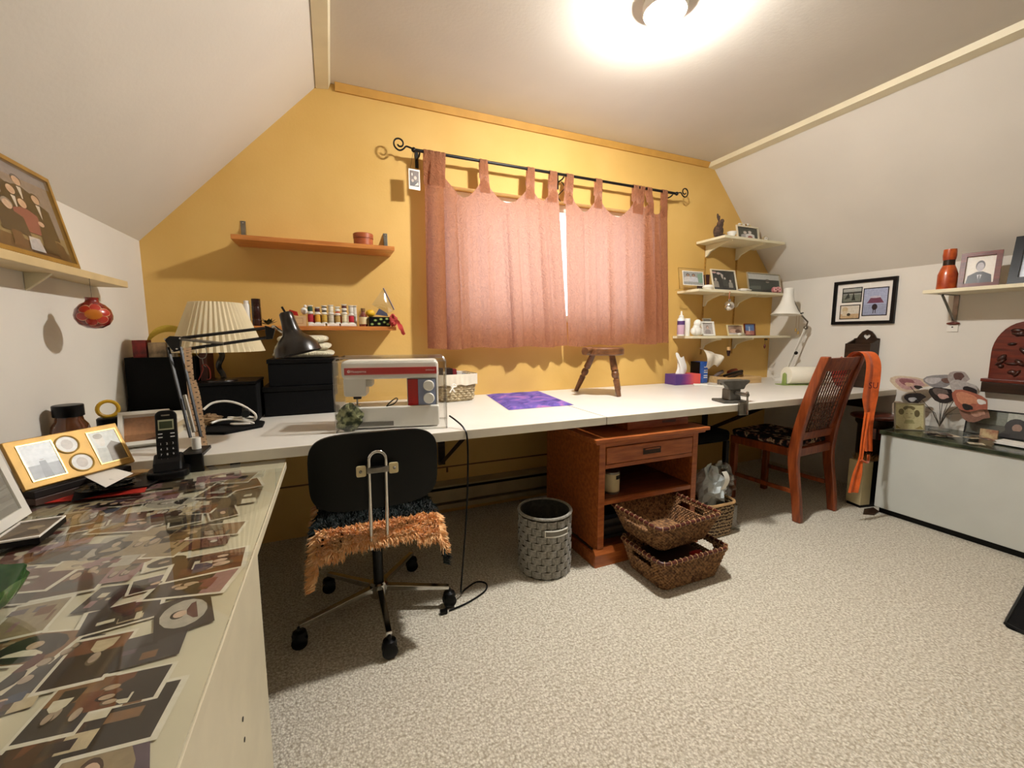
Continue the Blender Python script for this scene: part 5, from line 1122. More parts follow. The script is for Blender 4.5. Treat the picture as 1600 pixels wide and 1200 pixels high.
cols = [(486, 'crimson', .052, ['bottle green'], [.036]), (497, 'golden yellow', .05, ['maroon'], [.03]), (507.5, 'old gold', .05, ['black', 'black'], [.02, .018]), (518, 'pale grey', .05, ['ivory'], [.042]), (528, 'tan gold', .046, ['orange red', 'ivory'], [.02, .018]), (538.5, 'cream', .052, ['navy black', 'maroon'], [.018, .026]), (549, 'deep red', .046, ['silver white'], [.046])]
nmz = ['at the row start', 'second in the row', 'third in the row', 'fourth in the row', 'fifth in the row', 'sixth in the row', 'at the row end by the label bottle']
for i, (px, c, h, ups, hs2) in enumerate(cols):
    spool(px, z0, h, .0148, c, 'in the lower tier '+nmz[i]); z = z0+h+.0006
    for j, (u_, h2) in enumerate(zip(ups, hs2)): spool(px, z, h2, .0135, u_, 'stacked %s on the %s spool' % ('on top' if j else 'directly', c)); z += h2+.0006
for k, px in enumerate((491.5, 502, 512.5, 523, 533, 544, 555)):
    c = ['crimson', 'tan gold', 'ivory', 'old gold', 'orange red', 'cream', 'pearl white'][k]; spool(px, LSZ+.0005, .06 if k < 6 else .11, .0135, c, 'in the back row behind the white bases, %s' % ['beside the bird', 'second', 'third', 'fourth', 'fifth', 'sixth', 'tall'][k], SYL+.035)
lathe_thing('glass_label_bottle', 'small glass bottle with cream label and brown cap by the spools', 'bottle', 567.5, [(0, 0), (.02, 0), (.0215, .004), (.0215, .05), (.014, .064), (.009, .07), (.009, .078), (0, .078)], mat('red_liquid', (110, 44, 30), .15, coat=.5), [('label', [(.0217, .012), (.0219, .013), (.0219, .048), (.0217, .049)], CREAM), ('cap', [(0, .0785), (.011, .0785), (.011, .094), (0, .095)], mat('cap_brown', (120, 84, 40), .5))], y=SYL-.02)
o = T('patterned_black_box', 'small black box printed with green leaves under the plastic bag', 'box', (sx(575.5), SYL-.05, LSZ+.0005))
B(0, sx(608)-sx(575.5), 0, .08, 0, .05).build('carton', BLKPL, o, bevel=.001); rn = random.Random(1); mb = MB()
for i, (x, z) in enumerate(((.015, .012), (.032, .032), (.05, .014), (.06, .038), (.078, .022), (.09, .04), (.095, .012))):
    mb.add([(x+.009*math.cos(2*PI*k/10), -.0005, z+.0065*math.sin(2*PI*k/10)) for k in range(10)], [tuple(range(10))], (96, 128, 62)); mb.add([(x+.005*math.cos(2*PI*k/8), -.0009, z+.004*math.sin(2*PI*k/8)) for k in range(8)], [tuple(range(8))], (176, 190, 120))
mb.build('leaf_print', PRINT, o)
q = tag(MB().sphere((0, 0, .019), (.024, .02, .019), 16, 10).build('lemon_ornament', mat('lemon', (228, 180, 30), .45, var=.06), smooth=True), 'yellow lemon on the black leaf printed box', 'lemon'); q.location = (sx(579), SYL-.01, LSZ+.0512)
o = T('zip_bag', 'clear zip-lock plastic bag with a grey slider standing on the leaf printed box', 'bag', (sx(596), SYL-.005, LSZ+.0515))
a, b = uy(599, 450, SYL)-Vector(o.location), uy(616, 484, SYL)-Vector(o.location); c_ = uy(606, 490, SYL)-Vector(o.location); d_ = uy(581, 476, SYL)-Vector(o.location); c_.z = max(.002, c_.z)
MB().grid(lambda u, v: (a.lerp(b, u)).lerp(d_.lerp(c_, u), v)+Vector((0, -.02*math.sin(PI*u)*math.sin(PI*v), 0)), 12, 10).build('film', POLY, o, smooth=True)
MB().tube([a, b], .0075, 6, flat=.5).build('zip_slider', mat('zip_grey', (140, 130, 140), .5), o); MB().prism([(-.03, .012), (.035, .004), (.03, .02), (-.01, .045)], -.006, -.004).build('dark_insert', mat('slate_card', (70, 72, 92), .5), o)
q = T('red_ribbon_bow', 'coral red ribbon bow at the end of the lower wooden shelf', 'ribbon', (sx(613)+.006, SYL-.08, LSZ+.0005)); rn = random.Random(5)
CR_ = mat('coral_ribbon', (196, 58, 52), .7, var=.2)
crumple((-.01, 0, .03), (.02, .018, .026), 21, amp=.35).build('bow', CR_, q, smooth=True); MB().grid(lambda u, v: Vector((.006+.03*v+(u-.5)*.022, -.028+.006*math.sin(7*v), .03-.07*v+.006*math.sin(4*u+9*v))), 4, 12).build('tail', CR_, q, smooth=True)

# ================================================================== CORNER SHELF ITEMS
def on_shelf(px, Y): return uy(px, 500, Y).x
def cfr(label, pxl, pxr, ht, Y, z, b, fm, sh, bg, rz=0, lean=R(10), **kw):
    xl_, xr_ = uy(pxl, 450, Y).x, uy(pxr, 450, Y).x; wd = (xr_-xl_)/math.cos(rz)
    return framed('framed_photo', label, (xl_, Y, z), rz, lean, wd, ht, b, .010, fm, sh, bg, **kw)
MPP = 4.75e-3
SILV = mat('silver_frame', (196, 186, 160), .3, .5, var=.08); IVR = mat('ivory_frame', (228, 216, 188), .5, var=.05)
# top
o = T('animal_figurine', 'brown rough hare figurine with upright ears on the top corner shelf', 'figurine', (uy(1122, 368, 2.33).x, 2.33, CT+.0005))
FUR = mat('brown_moss', (98, 76, 60), .95, c2=(64, 48, 40), vs_=60, bump=.8, bs=120)
mb = MB().sphere((0, 0, .045), (.038, .032, .046), 14, 10).sphere((.008, -.006, .092), (.024, .022, .03), 12, 8).sphere((.016, -.014, .115), (.016, .015, .015), 10, 7).sphere((-.008, 0, .142), (.009, .008, .028), 8, 7, Matrix.Rotation(-.35, 4, 'Y')).sphere((.006, .004, .136), (.007, .007, .022), 8, 7, Matrix.Rotation(.2, 4, 'Y')).sphere((.028, -.02, .012), (.022, .016, .012), 10, 6).sphere((-.03, -.012, .012), (.022, .016, .012), 10, 6)
mb.build('body', FUR, o, smooth=True)
o = cfr('ivory wedding photo frame crowned with white flowers on the top corner shelf', 1149, 1183, .118, 2.33, CT, .010, IVR, person(.38, .6, .1, (150, 140, 130), (210, 200, 190), (170, 166, 164), 2.2, 6)+person(.62, .66, .1, (150, 140, 130), (220, 210, 204), (226, 224, 222), 2.4, 6)+[('e', .62, .25, .12, .14, (150, 80, 70))], (52, 56, 46))
rn = random.Random(2)
for k in range(6): MB().sphere((.035+.022*k, .004, .126+.004*math.sin(k*2)), (.013, .009, .008), 8, 6).build('flower', [PAPER, CREAM, PAPER, KRAFT][k % 4], o, smooth=True)
o = tag(MB().lathe([(0, 0), (.018, 0), (.03, .022), (.033, .036), (.03, .036), (.026, .022), (.0, .004)], 18).build('white_cup', WPL, smooth=True), 'tiny white porcelain bowl on the top corner shelf front', 'bowl'); o.location = (uy(1146, 370, 2.26).x, 2.275, CT+.0005)
o = T('mantel_clock', 'small silver clock at the right end of the top corner shelf', 'clock', (uy(1197, 374, 2.33).x, 2.34, CT+.0005))
B(-.024, .024, -.012, .012, 0, .008).build('base', SILV, o, bevel=.002); MB().lathe([(0, -.008), (.024, -.008), (.026, 0), (.024, .008), (0, .008)], 20, Matrix.Translation((0, 0, .034)) @ Matrix.Rotation(R(90), 4, 'X')).build('case', SILV, o, smooth=True); MB().lathe([(0, 0), (.018, 0), (.018, .001), (0, .001)], 18, Matrix.Translation((0, -.0082, .034)) @ Matrix.Rotation(R(90), 4, 'X')).build('dial', PAPER, o); MB().tube([(0, -.0098, .034), (.006, -.0098, .043)], .001, 4).tube([(0, -.0098, .034), (-.003, -.0098, .047)], .0008, 4).build('hands', BLKPL, o)
# middle
o = T('acrylic_photo_holder', 'clear bent acrylic holder with a small couple photo on the middle corner shelf', 'photo holder', (uy(1062, 450, 2.36).x, 2.36, CM_+.0006), 0, None, R(8))
hw_ = uy(1104, 450, 2.36).x-uy(1062, 450, 2.36).x
B(0, hw_, 0, .003, 0, .155).build('sheet', ACRYL, o); frame_rails(hw_, .155, .003, .0032, o, GOLD, 'gilt_edge').location = (0, -.0002, 0); B(0, .012, .0035, .05, 0, .003).build('foot', ACRYL, o)
print_mb(hw_*.78, .105, [('r', .04, .05, .96, .95, (150, 150, 146)), ('p', [(.75, .2), (.96, .2), (.96, .9), (.7, .8)], (120, 150, 130))]+person(.25, .7, .09, (50, 44, 40), (150, 120, 100), (196, 190, 184), 2.2, 5)+person(.52, .7, .09, (50, 44, 40), (156, 124, 104), (190, 190, 196), 2.4, 5), (232, 226, 212)).build('print', PRINT, o).location = (hw_*.13, -.0012, .03)
q = tag(B(0, .028, 0, .09, 0, .12).build('dark_red_book', mat('plum_cloth', (66, 26, 26), .7, var=.2)), 'dark plum book standing behind the leaning photo on the middle corner shelf', 'book'); q.location = (uy(1104, 445, 2.39).x, 2.39, CM_+.0005)
q = tag(MB().lathe([(0, 0), (.028, 0), (.04, .018), (.03, .032), (0, .036)], 14).build('white_shell', WPL, smooth=True), 'white shell between the couple photo and the leaning photo', 'shell'); q.location = (uy(1107, 448, 2.325).x-.005, 2.325, CM_+.0005)
cfr('tilted photo frame of figures on black on the middle corner shelf', 1116, 1154, .165, 2.345, CM_, .008, IVR, person(.15, .55, .07, (60, 50, 46), (190, 180, 168), (150, 140, 128), 1.6, 6)+person(.55, .62, .06, (50, 46, 40), (190, 180, 170), (60, 64, 58), 1.8, 7)+person(.78, .5, .06, (60, 50, 46), (190, 180, 170), (150, 146, 136), 1.6, 6)+[('e', .12, .9, .09, .05, (200, 160, 150)), ('e', .3, .86, .08, .06, (210, 190, 190)), ('p', [(.38, .9), (.5, .8), (.46, .55), (.4, .7)], (196, 186, 176))], (26, 30, 28), lean=R(14))
q = tag(crumple((0, 0, 0), (.07, .03, .012), 31, amp=.2).build('white_lace', PAPER), 'crumpled white lace doily between the photos on the middle corner shelf', 'doily'); q.location = (uy(1163, 447, 2.36).x, 2.36, CM_+.0165)
o = cfr('large black and white landscape portrait of a man on the middle corner shelf', 1171, 1222, .16, 2.35, CM_, .007, SILV, [('r', 0, 0, 1, .62, (52, 60, 54)), ('r', 0, .55, 1, .7, (40, 48, 42)), ('e', .3, .25, .3, .1, (90, 98, 90))]+person(.62, .62, .085, (40, 38, 36), (150, 140, 128), (44, 56, 48), 2.8, 6)+[('r', .5, .6, .74, .66, (30, 30, 30))], (206, 206, 200))
q = T('pink_flowers', 'two pink cloth flowers before the large portrait at the shelf end', 'flowers', (uy(1214, 447, 2.31).x, 2.315, CM_+.0005))
PK = mat('pink_cloth', (206, 140, 140), .85, c2=(150, 60, 66), vs_=50); MB().sphere((-.025, 0, .024), (.024, .016, .023), 12, 8).build('flower', PK, q, smooth=True); MB().sphere((.022, 0, .026), (.022, .016, .025), 12, 8).build('flower', PK, q, smooth=True)
for sx_ in (-1, 1):
    for k in range(6): a = 2*PI*k/6; MB().sphere((sx_*.024+.014*math.cos(a), -.014, .025+.013*math.sin(a)), (.008, .004, .008), 8, 5).build('petal', mat('pink_petal', (226, 170, 168), .8), q, smooth=True)
# silver ball hanging
c = uy(1139, 478, 2.275); o = T('silver_ball', 'silver glass ball hanging on a ribbon from the middle corner shelf', 'ornament', (c.x, 2.275, c.z-.036))
MB().sphere((0, 0, .036), .036, 22, 14).build('ball', mat('mirror_silver', (225, 222, 216), .06, 1), o, smooth=True); MB().lathe([(0, 0), (.011, 0), (.011, .014), (0, .015)], 12, Matrix.Translation((0, 0, .071))).build('cap', CHROME, o, smooth=True)
zz = CM_-.021-(c.z-.036); MB().tube(spline([(0, 0, .086), (-.004, 0, .11), (.003, 0, .14), (0, 0, zz)], 4), .004, 6, flat=.4).build('ribbon', mat('copper_ribbon', (160, 96, 70), .6), o)
# low shelf
CZ = CLO
def cyl_t(name, label, cat, px, Y, parts):
    o = T(name, label, cat, (uy(px, 520, Y).x, Y, CZ+.0005))
    for nm, pf, mm in parts: MB().lathe(pf, 18).build(nm, mm, o, smooth=True)
    return o
cyl_t('glue_bottle', 'white glue bottle with purple label and pointed nozzle on the lowest corner shelf', 'glue bottle', 1063.5, 2.36, [('body', [(0, 0), (.024, 0), (.026, .004), (.026, .12), (.018, .132), (0, .132)], WPL), ('label', [(.0262, .012), (.0264, .013), (.0264, .078), (.0262, .079)], mat('lilac_label', (196, 160, 176), .5)), ('label_band', [(.0262, .08), (.0265, .081), (.0265, .108), (.0262, .109)], mat('violet_label', (84, 54, 110), .5)), ('cap', [(0, .1325), (.017, .1325), (.017, .145), (.008, .15), (.005, .178), (0, .18)], WPL)])
cyl_t('white_tube', 'plain white cylinder container next to the glue bottle', 'tube', 1073.5, 2.38, [('body', [(0, 0), (.019, 0), (.02, .003), (.02, .1), (0, .1)], WPL), ('cap', [(0, .1005), (.019, .1005), (.019, .125), (.017, .128), (0, .128)], PAPER)])
o = T('white_bear', 'plain white plaster angel figure on the lowest corner shelf', 'figurine', (uy(1088, 520, 2.335).x, 2.335, CZ+.0005))
mb = MB().sphere((0, 0, .035), (.045, .032, .036), 16, 10).sphere((.004, -.004, .092), (.028, .026, .028), 14, 10).sphere((0, 0, .06), (.03, .024, .03), 12, 8).sphere((-.034, -.006, .035), (.022, .02, .028), 12, 8).sphere((.034, -.006, .03), (.02, .02, .026), 12, 8); mb.build('body', WPL, o, smooth=True)
cfr('white framed small photo of a child on the lowest corner shelf', 1102, 1120, .108, 2.34, CZ, .011, WPL, person(.5, .6, .14, (110, 84, 66), (206, 176, 156), (150, 140, 136), 2, 4), (186, 178, 170), lean=R(14), rz=R(-6))
cfr('silver photo frame behind the white framed child photo', 1103, 1116, .135, 2.42, CZ, .008, SILV, person(.5, .55, .12, (60, 50, 44), (190, 170, 150), (90, 90, 90), 2, 4), (140, 136, 126), lean=R(6))
cfr('cream bordered baby photo frame in the middle of the lowest corner shelf', 1143, 1166, .085, 2.35, CZ, .006, CREAM, [('e', .4, .45, .25, .22, (206, 168, 146)), ('e', .7, .4, .2, .2, (120, 84, 70)), ('r', 0, 0, 1, .2, (206, 200, 196))], (176, 146, 124), lean=R(16), rz=R(-4))
cfr('small dark framed blue seaside photo on the lowest corner shelf', 1169, 1186, .095, 2.35, CZ, .006, REDW, [('r', 0, 0, 1, .4, (190, 120, 110)), ('p', [(.45, .35), (.55, .35), (.52, .8), (.48, .8)], (210, 220, 230)), ('p', [(.1, .0), (.6, .0), (.5, .35), (.2, .3)], (214, 150, 130))], (92, 130, 186), lean=R(8))
q = T('white_shell_pile', 'white and grey pebble shells before the baby photo frame', 'shells', (uy(1158, 522, 2.325).x, 2.325, CZ+.0005))
for dx, r in ((-.018, .016), (.012, .019), (.034, .012)): MB().sphere((dx, 0, r*.7), (r, r*.8, r*.7), 10, 7).build('shell', WPL if dx < 0 else SILV, q, smooth=True)
c = uy(1134, 556, 2.315); o = T('cork_vial', 'dark corked vial hanging on a string below the lowest corner shelf', 'vial', (c.x, 2.292, c.z))
MB().lathe([(0, 0), (.008, 0), (.014, .03), (.014, .042), (0, .042)], 14).build('vial', mat('dark_resin', (40, 20, 18), .2), o, smooth=True); MB().lathe([(0, .0425), (.013, .0425), (.013, .066), (0, .067)], 14).build('cork', mat('cork', (206, 164, 110), .8, var=.1), o, smooth=True); MB().tube([(0, 0, .067), (0, 0, CLO-.0185-c.z)], .001, 4).build('string', KRAFT, o)
c = uy(1193, 545, 2.3); o = T('hanging_charm', 'small dark red beaded charm hanging from the lowest shelf bracket', 'charm', (c.x, 2.292, c.z))
MB().lathe([(0, 0), (.006, .008), (.009, .02), (.005, .034), (0, .04)], 10).build('bead', mat('garnet', (96, 34, 26), .3), o, smooth=True); MB().tube([(0, 0, .04), (.004, 0, CLO-.0185-c.z)], .0012, 4).build('string', BLKPL, o); B(-.004, .024, -.004, .004, CLO-.034-c.z, CLO-.024-c.z).build('clip', BLKPL, o)

# ================================================================== RIGHT WALL
fh, fwid = 1.490-1.177, 2.006-1.622
o = T('triple_photo_frame', 'black frame with white mat and three photos on the right wall', 'picture frame', (XR-.001, 2.006, 1.177), R(-90))
fr_ = frame_rails(fwid, fh, .022, .02, o, BLKPL); fr_.location = (0, -.02, 0)
B(.018, fwid-.018, -.008, -.004, .018, fh-.018).build('mat_board', PAPER, o)
for (u0, v0, u1, v1, sh, bg) in ((.16, .52, .46, .82, [('r', 0, 0, 1, .55, (110, 116, 104)), ('p', [(.1, .2), (.3, .7), (.4, .3)], (40, 44, 40)), ('p', [(.5, .1), (.58, .75), (.7, .1)], (36, 40, 36)), ('r', 0, .6, 1, .75, (60, 64, 60))], (170, 172, 166)), (.14, .14, .45, .43, [('r', 0, 0, 1, .35, (196, 168, 130)), ('e', .24, .7, .16, .22, (196, 176, 140)), ('p', [(.1, .2), (.35, .2), (.4, .6), (.15, .6)], (210, 196, 170)), ('e', .45, .3, .1, .12, (60, 54, 48))], (214, 206, 190)), (.51, .2, .87, .78, [('r', 0, 0, 1, .4, (150, 160, 186)), ('p', [(.15, .45), (.3, .65), (.5, .7), (.72, .65), (.88, .45)], (110, 60, 86)), ('e', .5, .68, .26, .04, (196, 190, 204)), ('e', .5, .3, .12, .12, (30, 28, 34)), ('r', .44, .06, .47, .3, (30, 28, 34)), ('r', .53, .06, .56, .3, (30, 28, 34))], (166, 176, 204))):
    x, z, w1, h1 = u0*fwid, v0*fh, (u1-u0)*fwid, (v1-v0)*fh
    B(x-.006, x+w1+.006, -.0092, -.0082, z-.006, z+h1+.006).build('photo_border', BLKPL, o); print_mb(w1, h1, sh, bg).build('print', PRINT, o).location = (x, -.0094, z)
B(.02, fwid-.02, -.0145, -.013, .02, fh-.02).build('glass', GLASS, o)
RS = 1.3605
vz = ux(1479, 455, 3.27)
o = T('orange_bottle', 'orange and brown lacquered bottle on the right wall shelf', 'bottle', (3.275, vz.y+.005, RS))
AMB = mat('amber_lacquer', (206, 96, 36), .3, c2=(150, 52, 20), vs_=16, coat=.4)
MB().lathe([(0, 0), (.042, 0), (.043, .01), (.043, .085), (.034, .115), (.026, .135), (.0, .135)], 20).build('body', AMB, o, smooth=True); MB().lathe([(0, .1355), (.0255, .1355), (.025, .165), (0, .165)], 20).build('dark_neck', DKWOOD, o, smooth=True); MB().lathe([(0, .1655), (.027, .1655), (.03, .19), (.028, .225), (0, .227)], 20).build('stopper', AMB, o, smooth=True)
pa, pb = ux(1495, 449, 3.27), ux(1554, 444, 3.27)
o = framed('portrait_frame', 'reddish wooden frame with a man in a suit on the right wall shelf', (3.262, 1.243, RS), R(-78), R(10), .155, .195, .022, .014, REDW, person(.5, .62, .17, (70, 66, 70), (178, 172, 176), (36, 34, 40), 2.6, 4)+[('p', [(.42, .32), (.58, .32), (.5, .0)], (206, 204, 206)), ('p', [(.47, .3), (.53, .3), (.54, .0), (.46, .0)], (70, 70, 76))], (228, 220, 206))
o = framed('large_black_frame', 'large black frame with pale blue print leaning on the right wall shelf', (3.27, 1.055, RS), R(-86), R(14), .42, .255, .034, .016, BLKPL, [('r', 0, .0, 1, .45, (196, 204, 214)), ('e', .7, .5, .2, .2, (150, 166, 180))], (164, 178, 188))
o = T('wall_outlet', 'small white wall outlet below the shelf bracket on the right wall', 'outlet', (XR-.001, 1.328, 1.12), R(-90))
B(-.025, .025, -.006, 0, 0, .04).build('plate', WPL, o, bevel=.001); MB().lathe([(0, 0), (.004, 0), (.004, .002), (0, .002)], 8, Matrix.Translation((0, -.0062, .028)) @ Matrix.Rotation(R(90), 4, 'X')).build('screw', BLKPL, o)
q = tag(MB().sphere((0, 0, 0), (.01, .032, .009), 12, 7).build('red_hook', REDW, smooth=True), 'small dark red wooden peg under the shelf bracket on the right wall', 'peg'); q.location = (XR-.0115, 1.325, 1.170)
o = T('wall_outlet', 'ivory power outlet on the yellow wall under the worktop behind the cabinet', 'outlet', (uy(1102, 676, YB).x, YB-.001, uy(1102, 690, YB).z)); B(-.035, .035, -.006, 0, 0, .115).build('plate', CREAM, o, bevel=.002)
for z in (.03, .075): B(-.014, .014, -.0075, -.0062, z-.012, z+.012).build('socket', WPL, o, bevel=.001)
# on the chest
CTZ = .5246
framed('sketch_portrait', 'pencil portrait of a curly haired child in a thin frame on the chest', (3.15, 1.405, CTZ), R(-36), R(9), .155, .165, .005, .010, SILV, [('e', .5, .58, .24, .24, (196, 190, 140)), ('e', .5, .82, .22, .1, (120, 108, 70)), ('e', .22, .68, .1, .12, (110, 98, 62)), ('e', .78, .62, .1, .14, (110, 98, 62)), ('e', .5, .58, .19, .24, (212, 204, 156)), ('r', .38, .6, .46, .62, (120, 108, 74)), ('r', .54, .6, .62, .62, (120, 108, 74)), ('r', .44, .46, .56, .475, (130, 112, 80)), ('p', [(.3, .22), (.7, .22), (.64, .36), (.36, .36)], (176, 170, 120)), ('p', [(.0, .02), (.2, .02), (.02, .16)], (150, 130, 60)), ('p', [(.7, .02), (1, .02), (.9, .14)], (160, 146, 90))], (214, 206, 158))
o = T('photo_bouquet', 'glass vase with a bouquet of cut-out photo petals on the chest', 'photo display', (3.40, 1.30, CTZ))
MB().lathe([(0, 0), (.045, 0), (.05, .006), (.042, .07), (.05, .11), (.047, .11), (.039, .07), (.045, .012), (0, .01)], 24).build('vase', ACRYL, o, smooth=True)
ob = Vector(o.location); rn = random.Random(12)
def petal(px, py, X, rx_, rz_, ang_, cols, nm='photo_petal'):
    c = ux(px, py, X)-ob; mb = MB(); n = 16; base = []
    vdir = Vector((-.86, -.5, 0)); sd = Vector((.5, -.86, 0))
    for layer, (col, k) in enumerate(cols):
        pts = []
        for i in range(n):
            a = 2*PI*i/n; r = 1+.12*math.sin(3*a+ang_)+(.25 if i == 0 else 0); x, z = rx_*k[0]*r*math.cos(a)+k[1]*rx_, rz_*k[0]*r*math.sin(a)+k[2]*rz_
            xr, zr = x*math.cos(ang_)-z*math.sin(ang_), x*math.sin(ang_)+z*math.cos(ang_); pts.append(c+sd*xr+Vector((0, 0, zr))+vdir*(.0012*layer))
        mb.add(pts, [tuple(range(n))], col)
    q = mb.build(nm, PRINT, o); MB().tube([c+Vector((.004, .002, 0)), Vector((c.x*.2, c.y*.2, .1)), Vector((0, 0, .02))], .0016, 5).build('wire_stem', STEEL, o)
pk, gy, dk, sk = (196, 156, 152), (150, 146, 146), (44, 38, 38), (206, 172, 150)
petal(1418, 599, 3.36, .085, .05, -.1, [((214, 196, 170), (1, 0, 0)), (pk, (.75, .05, .02)), ((150, 96, 100), (.4, -.1, .2)), (sk, (.25, .1, -.1)), (dk, (.22, .6, -.3))])
petal(1428, 622, 3.36, .045, .035, .2, [(dk, (1, 0, 0)), ((180, 180, 180), (.4, -.2, -.2))]); petal(1410, 640, 3.42, .06, .05, -.6, [((178, 158, 138), (1, 0, 0))])
petal(1468, 595, 3.36, .07, .04, .15, [(gy, (1, 0, 0)), ((196, 190, 190), (.5, -.4, .1)), ((120, 90, 80), (.4, .5, 0))]); petal(1474, 617, 3.34, .065, .045, -.2, [(dk, (1, 0, 0)), ((110, 96, 90), (.5, -.3, .3)), ((200, 160, 150), (.35, 0, -.2))])
petal(1496, 593, 3.36, .04, .055, .1, [((170, 160, 156), (1, 0, 0)), ((100, 72, 66), (.5, .1, .3))]); petal(1504, 607, 3.36, .06, .045, -.5, [((186, 180, 176), (1, 0, 0)), (dk, (.5, .5, .1))]); petal(1513, 626, 3.33, .075, .055, -.5, [((176, 104, 84), (1, 0, 0)), ((206, 140, 110), (.6, -.2, .1)), ((230, 226, 220), (.25, .6, .4)), (dk, (.3, .2, -.6))]); petal(1520, 645, 3.36, .06, .05, -.3, [((150, 110, 94), (1, 0, 0)), ((196, 150, 130), (.5, .2, .2))])
rn = random.Random(31)
for i in range(14):
    x, y = rn.uniform(3.14, 3.30), rn.uniform(1.02, 1.26); wd, ht = rn.uniform(.05, .08), rn.uniform(.035, .06)
    q = link('loose_photo', rphoto(rn, wd, ht).mesh('loose_photo', PRINT)); q.matrix_world = Matrix.Translation((x, y, CTZ+.0006+.0018*i)) @ rot2(rn.uniform(0, 6)) @ Matrix.Rotation(R(-90), 4, 'X') @ Matrix.Translation((-wd/2, 0, -ht/2)); tag(q, 'loose cut photo scattered on the green marbled chest top', 'photo', 'photos scattered on the chest')
framed('dark_panorama_frame', 'thin dark framed landscape photo with a dark haired figure on the chest', (3.42, 1.20, CTZ), R(-84), R(12), .32, .15, .006, .008, BLKPL, [('r', 0, 0, 1, .45, (70, 72, 62)), ('r', 0, .45, .5, 1, (120, 124, 112)), ('e', .62, .45, .14, .34, (24, 22, 24)), ('e', .63, .42, .06, .16, (150, 120, 104)), ('p', [(.4, 0), (.85, 0), (.75, .3), (.5, .3)], (28, 26, 28))], (176, 178, 166))
o = T('white_photo_box', 'flat white tray with a dark base lying on the chest front', 'tray', (3.20, .84, CTZ), R(-4)); B(0, .10, 0, .17, .006, .02).build('tray', PAPER, o, bevel=.001); B(.004, .096, .004, .166, 0, .0055).build('base', BLKPL, o)
q = tag(B(0, .008, 0, .07, 0, .055).build('wooden_block_photo', mat('pale_block', (206, 184, 140), .6, c2=(160, 110, 84), vs_=30)), 'small pale photo block standing behind the white tray on the chest', 'photo block'); q.location = (3.325, 1.03, CTZ+.0005)

# ================================================================== OFFICE CHAIR
o = T('office_chair', 'black swivel chair with chrome back loop and orange and black fur cover', 'chair', (.125, 1.62, 0)); ob = Vector(o.location)
BKP = mat('black_shell', (7, 9, 7), .4, var=.2)
bc = Vector((.118, 1.405, .668))-ob
def shell(front):
    mb = MB(); n = 56; rings = 8; vs = [Vector((0, 0, 0))]
    def pos(x, z): return Vector((x+bc.x, bc.y+.9*x*x*.55-.10*z+(0.0 if front else .018), z+bc.z))
    vs = [pos(0, 0)]
    for r in range(1, rings+1):
        for k in range(n):
            a = 2*PI*k/n; c, s = math.cos(a), math.sin(a); e = 2/4.2
            x = .205*math.copysign(abs(c)**e, c)*r/rings; z = .132*math.copysign(abs(s)**e, s)*r/rings; vs.append(pos(x, z))
    fs = [(0, 1+k, 1+(k+1) % n) for k in range(n)]
    for r in range(rings-1):
        for k in range(n): fs.append((1+r*n+k, 1+(r+1)*n+k, 1+(r+1)*n+(k+1) % n, 1+r*n+(k+1) % n))
    return vs, fs
v1, f1 = shell(True); v2, f2 = shell(False); mb = MB(); mb.add(v1, f1); mb.add(v2, [tuple(reversed(f)) for f in f2])
n = 56; o1 = 1+7*n; o2 = len(v1)+1+7*n; mb.f += [(o1+k, o1+(k+1) % n, o2+(k+1) % n, o2+k) for k in range(n)]; mb.c += [None]*n
mb.build('backrest', BKP, o, smooth=True)
ly = bc.y-.016
lp_ = [(bc.x-.026, ly+.03, .395), (bc.x-.026, ly+.012, .5), (bc.x-.026, ly-.012, .70)]+[(bc.x-.026*math.cos(R(a)), ly-.014, .715+.026*math.sin(R(a))) for a in range(0, 181, 20)]+[(bc.x+.026, ly-.012, .70), (bc.x+.026, ly+.012, .5), (bc.x+.026, ly+.03, .395)]
MB().tube(lp_, .0058, 10).build('back_loop', CHROME, o, smooth=True)
bk = MB().box(bc.x-.034, bc.x+.034, ly-.022, ly-.0035, .672, .69).build('loop_clamp', STEEL, o, bevel=.003)
for s in (-1, 1): MB().prism(rrect(.03, .036, .006, 3, bc.x+s*.05, .68), ly-.012, ly-.008).build('fixing_plate', CREAM, o, bevel=.001); MB().sphere((bc.x+s*.052, ly-.014, .68), .005, 8, 6).build('bolt', STEEL, o, smooth=True)
MB().tube([(bc.x-.03, ly+.028, .42), (bc.x+.03, ly+.028, .42)], .004, 8).build('loop_bar', CHROME, o)
sy0 = 1.44-ob.y
MB().prism(rrect(.39, .36, .07, 5, 0, sy0+.19), .40, .44, 'xy').build('seat', BLACK, o, bevel=.012, seg=3)
FB = mat('fur_base_black', (16, 24, 22), .95, var=.3); FO = mat('orange_fur', (248, 206, 152), .9, c2=(236, 172, 108), vs_=40, sheen=.4); FD = mat('dark_green_fur', (18, 34, 32), .9, var=.4, sheen=.3)
def cov(u, v):
    x = (u-.5)*.53; xs = max(-.2, min(.2, x)); dx = abs(x)-.2; z = .452; y = sy0-.02+.37*v
    if dx > 0: z -= dx*1.7; xs = math.copysign(.2+.012*min(1, dx*20), x)
    if v < .14: z -= (.14-v)*.32*(1 if abs(x) > .12 else .5); y += .0
    return Vector((xs, y, z+.004*math.sin(u*30)*math.sin(v*20)))
cvr = MB().grid(cov, 30, 16).build('fur_cover', FB, o, smooth=True)
rn = random.Random(77)
def tuft(mb, p, d, L_, r):
    d = d.normalized(); a = d.orthogonal().normalized(); b = d.cross(a); ph = rn.uniform(0, 2); vs = [p+(a*math.cos(ph+2.1*k)+b*math.sin(ph+2.1*k))*r for k in range(3)]+[p+d*L_+Vector((0, 0, -.25*L_))]
    mb.add(vs, [(0, 1, 3), (1, 2, 3), (2, 0, 3)])
m1, m2 = MB(), MB()
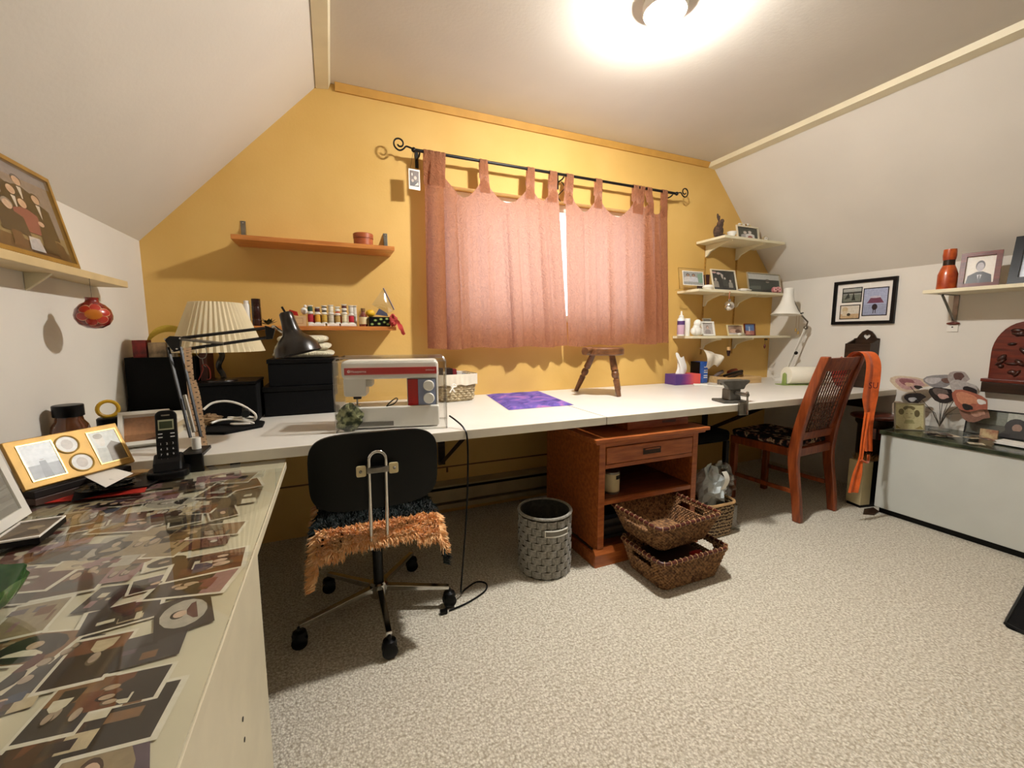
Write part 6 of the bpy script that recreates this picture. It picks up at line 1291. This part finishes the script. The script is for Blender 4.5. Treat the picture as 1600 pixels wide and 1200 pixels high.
for i in range(6000):
    u, v = rn.random(), rn.random()**1.9; p = cov(u, v); x = (u-.5)*.53; side = abs(x) > .2
    nrm = Vector((math.copysign(1, x), -.15, .1)) if side else Vector((rn.uniform(-.3, .3), -.5 if v < .2 else -.1, 1)); nrm += Vector((rn.uniform(-.4, .4), rn.uniform(-.5, .2), rn.uniform(-.5, .1)))
    band = (v < .2 and not side) or (side and x < 0 and (v < .22 or v > .6)) or (side and x > 0 and v < .3 and abs(x) < .245)
    tuft(m1 if band else m2, p, nrm, rn.uniform(.02, .036), rn.uniform(.005, .008))
for i in range(900):
    u = rn.uniform(.06, .94); p = cov(u, 0); tuft(m1 if abs(u-.5) < .42 else m2 if u > .5 else m1, p+Vector((0, 0, rn.uniform(-.01, .004))), Vector((rn.uniform(-.4, .4), -1, rn.uniform(-.9, .2))), rn.uniform(.02, .036), .005)
stuff(m1.build('orange_fur', FO, cvr)); stuff(m2.build('dark_fur', FD, cvr))
hub = Vector((.131, 1.69, 0))-ob
MB().tube([hub+Vector((0, 0, .11)), hub+Vector((0, 0, .38))], .02, 14).build('gas_column', BLKMT, o, smooth=True); B(hub.x-.09, hub.x+.09, hub.y-.13, hub.y+.09, .38, .3995).build('seat_plate', BLKMT, o, bevel=.003)
MB().lathe([(0, .06), (.033, .06), (.036, .075), (.036, .115), (.03, .122), (0, .122)], 24, Matrix.Translation(hub)).build('hub', CHROME, o, smooth=True)
for dx, dy in ((.265, -.10), (-.285, -.115), (.005, -.285), (-.19, .2), (.17, .23)):
    e = hub+Vector((dx, dy, .085)); s0 = hub+Vector((dx*.1, dy*.1, .095)); d = (e-s0).normalized(); sd = Vector((-d.y, d.x, 0)).normalized()*.013; h = Vector((0, 0, .012))
    MB().add([s0-sd-h, s0+sd-h, s0+sd+h, s0-sd+h, e-sd*.8-h*.6, e+sd*.8-h*.6, e+sd*.8+h*.6, e-sd*.8+h*.6], [(0, 3, 2, 1), (4, 5, 6, 7), (0, 1, 5, 4), (1, 2, 6, 5), (2, 3, 7, 6), (3, 0, 4, 7)]).build('spoke', CHROME, o, bevel=.002)
    c = Vector((e.x, e.y, 0)); w = MB()
    for s in (-1, 1): w.lathe([(0, -.009), (.02, -.009), (.0265, -.004), (.0265, .004), (.02, .009), (0, .009)], 16, Matrix.Translation(c+Vector((0, s*.012, .0272))) @ Matrix.Rotation(R(90), 4, 'X'))
    cs_ = MB().lathe([(0, .05), (.026, .05), (.022, .062), (.008, .068), (.006, .079), (0, .079)], 14, Matrix.Translation(c)).build('caster', BLKPL, o, smooth=True)
    w.build('caster_wheel', BLKPL, cs_, smooth=True)
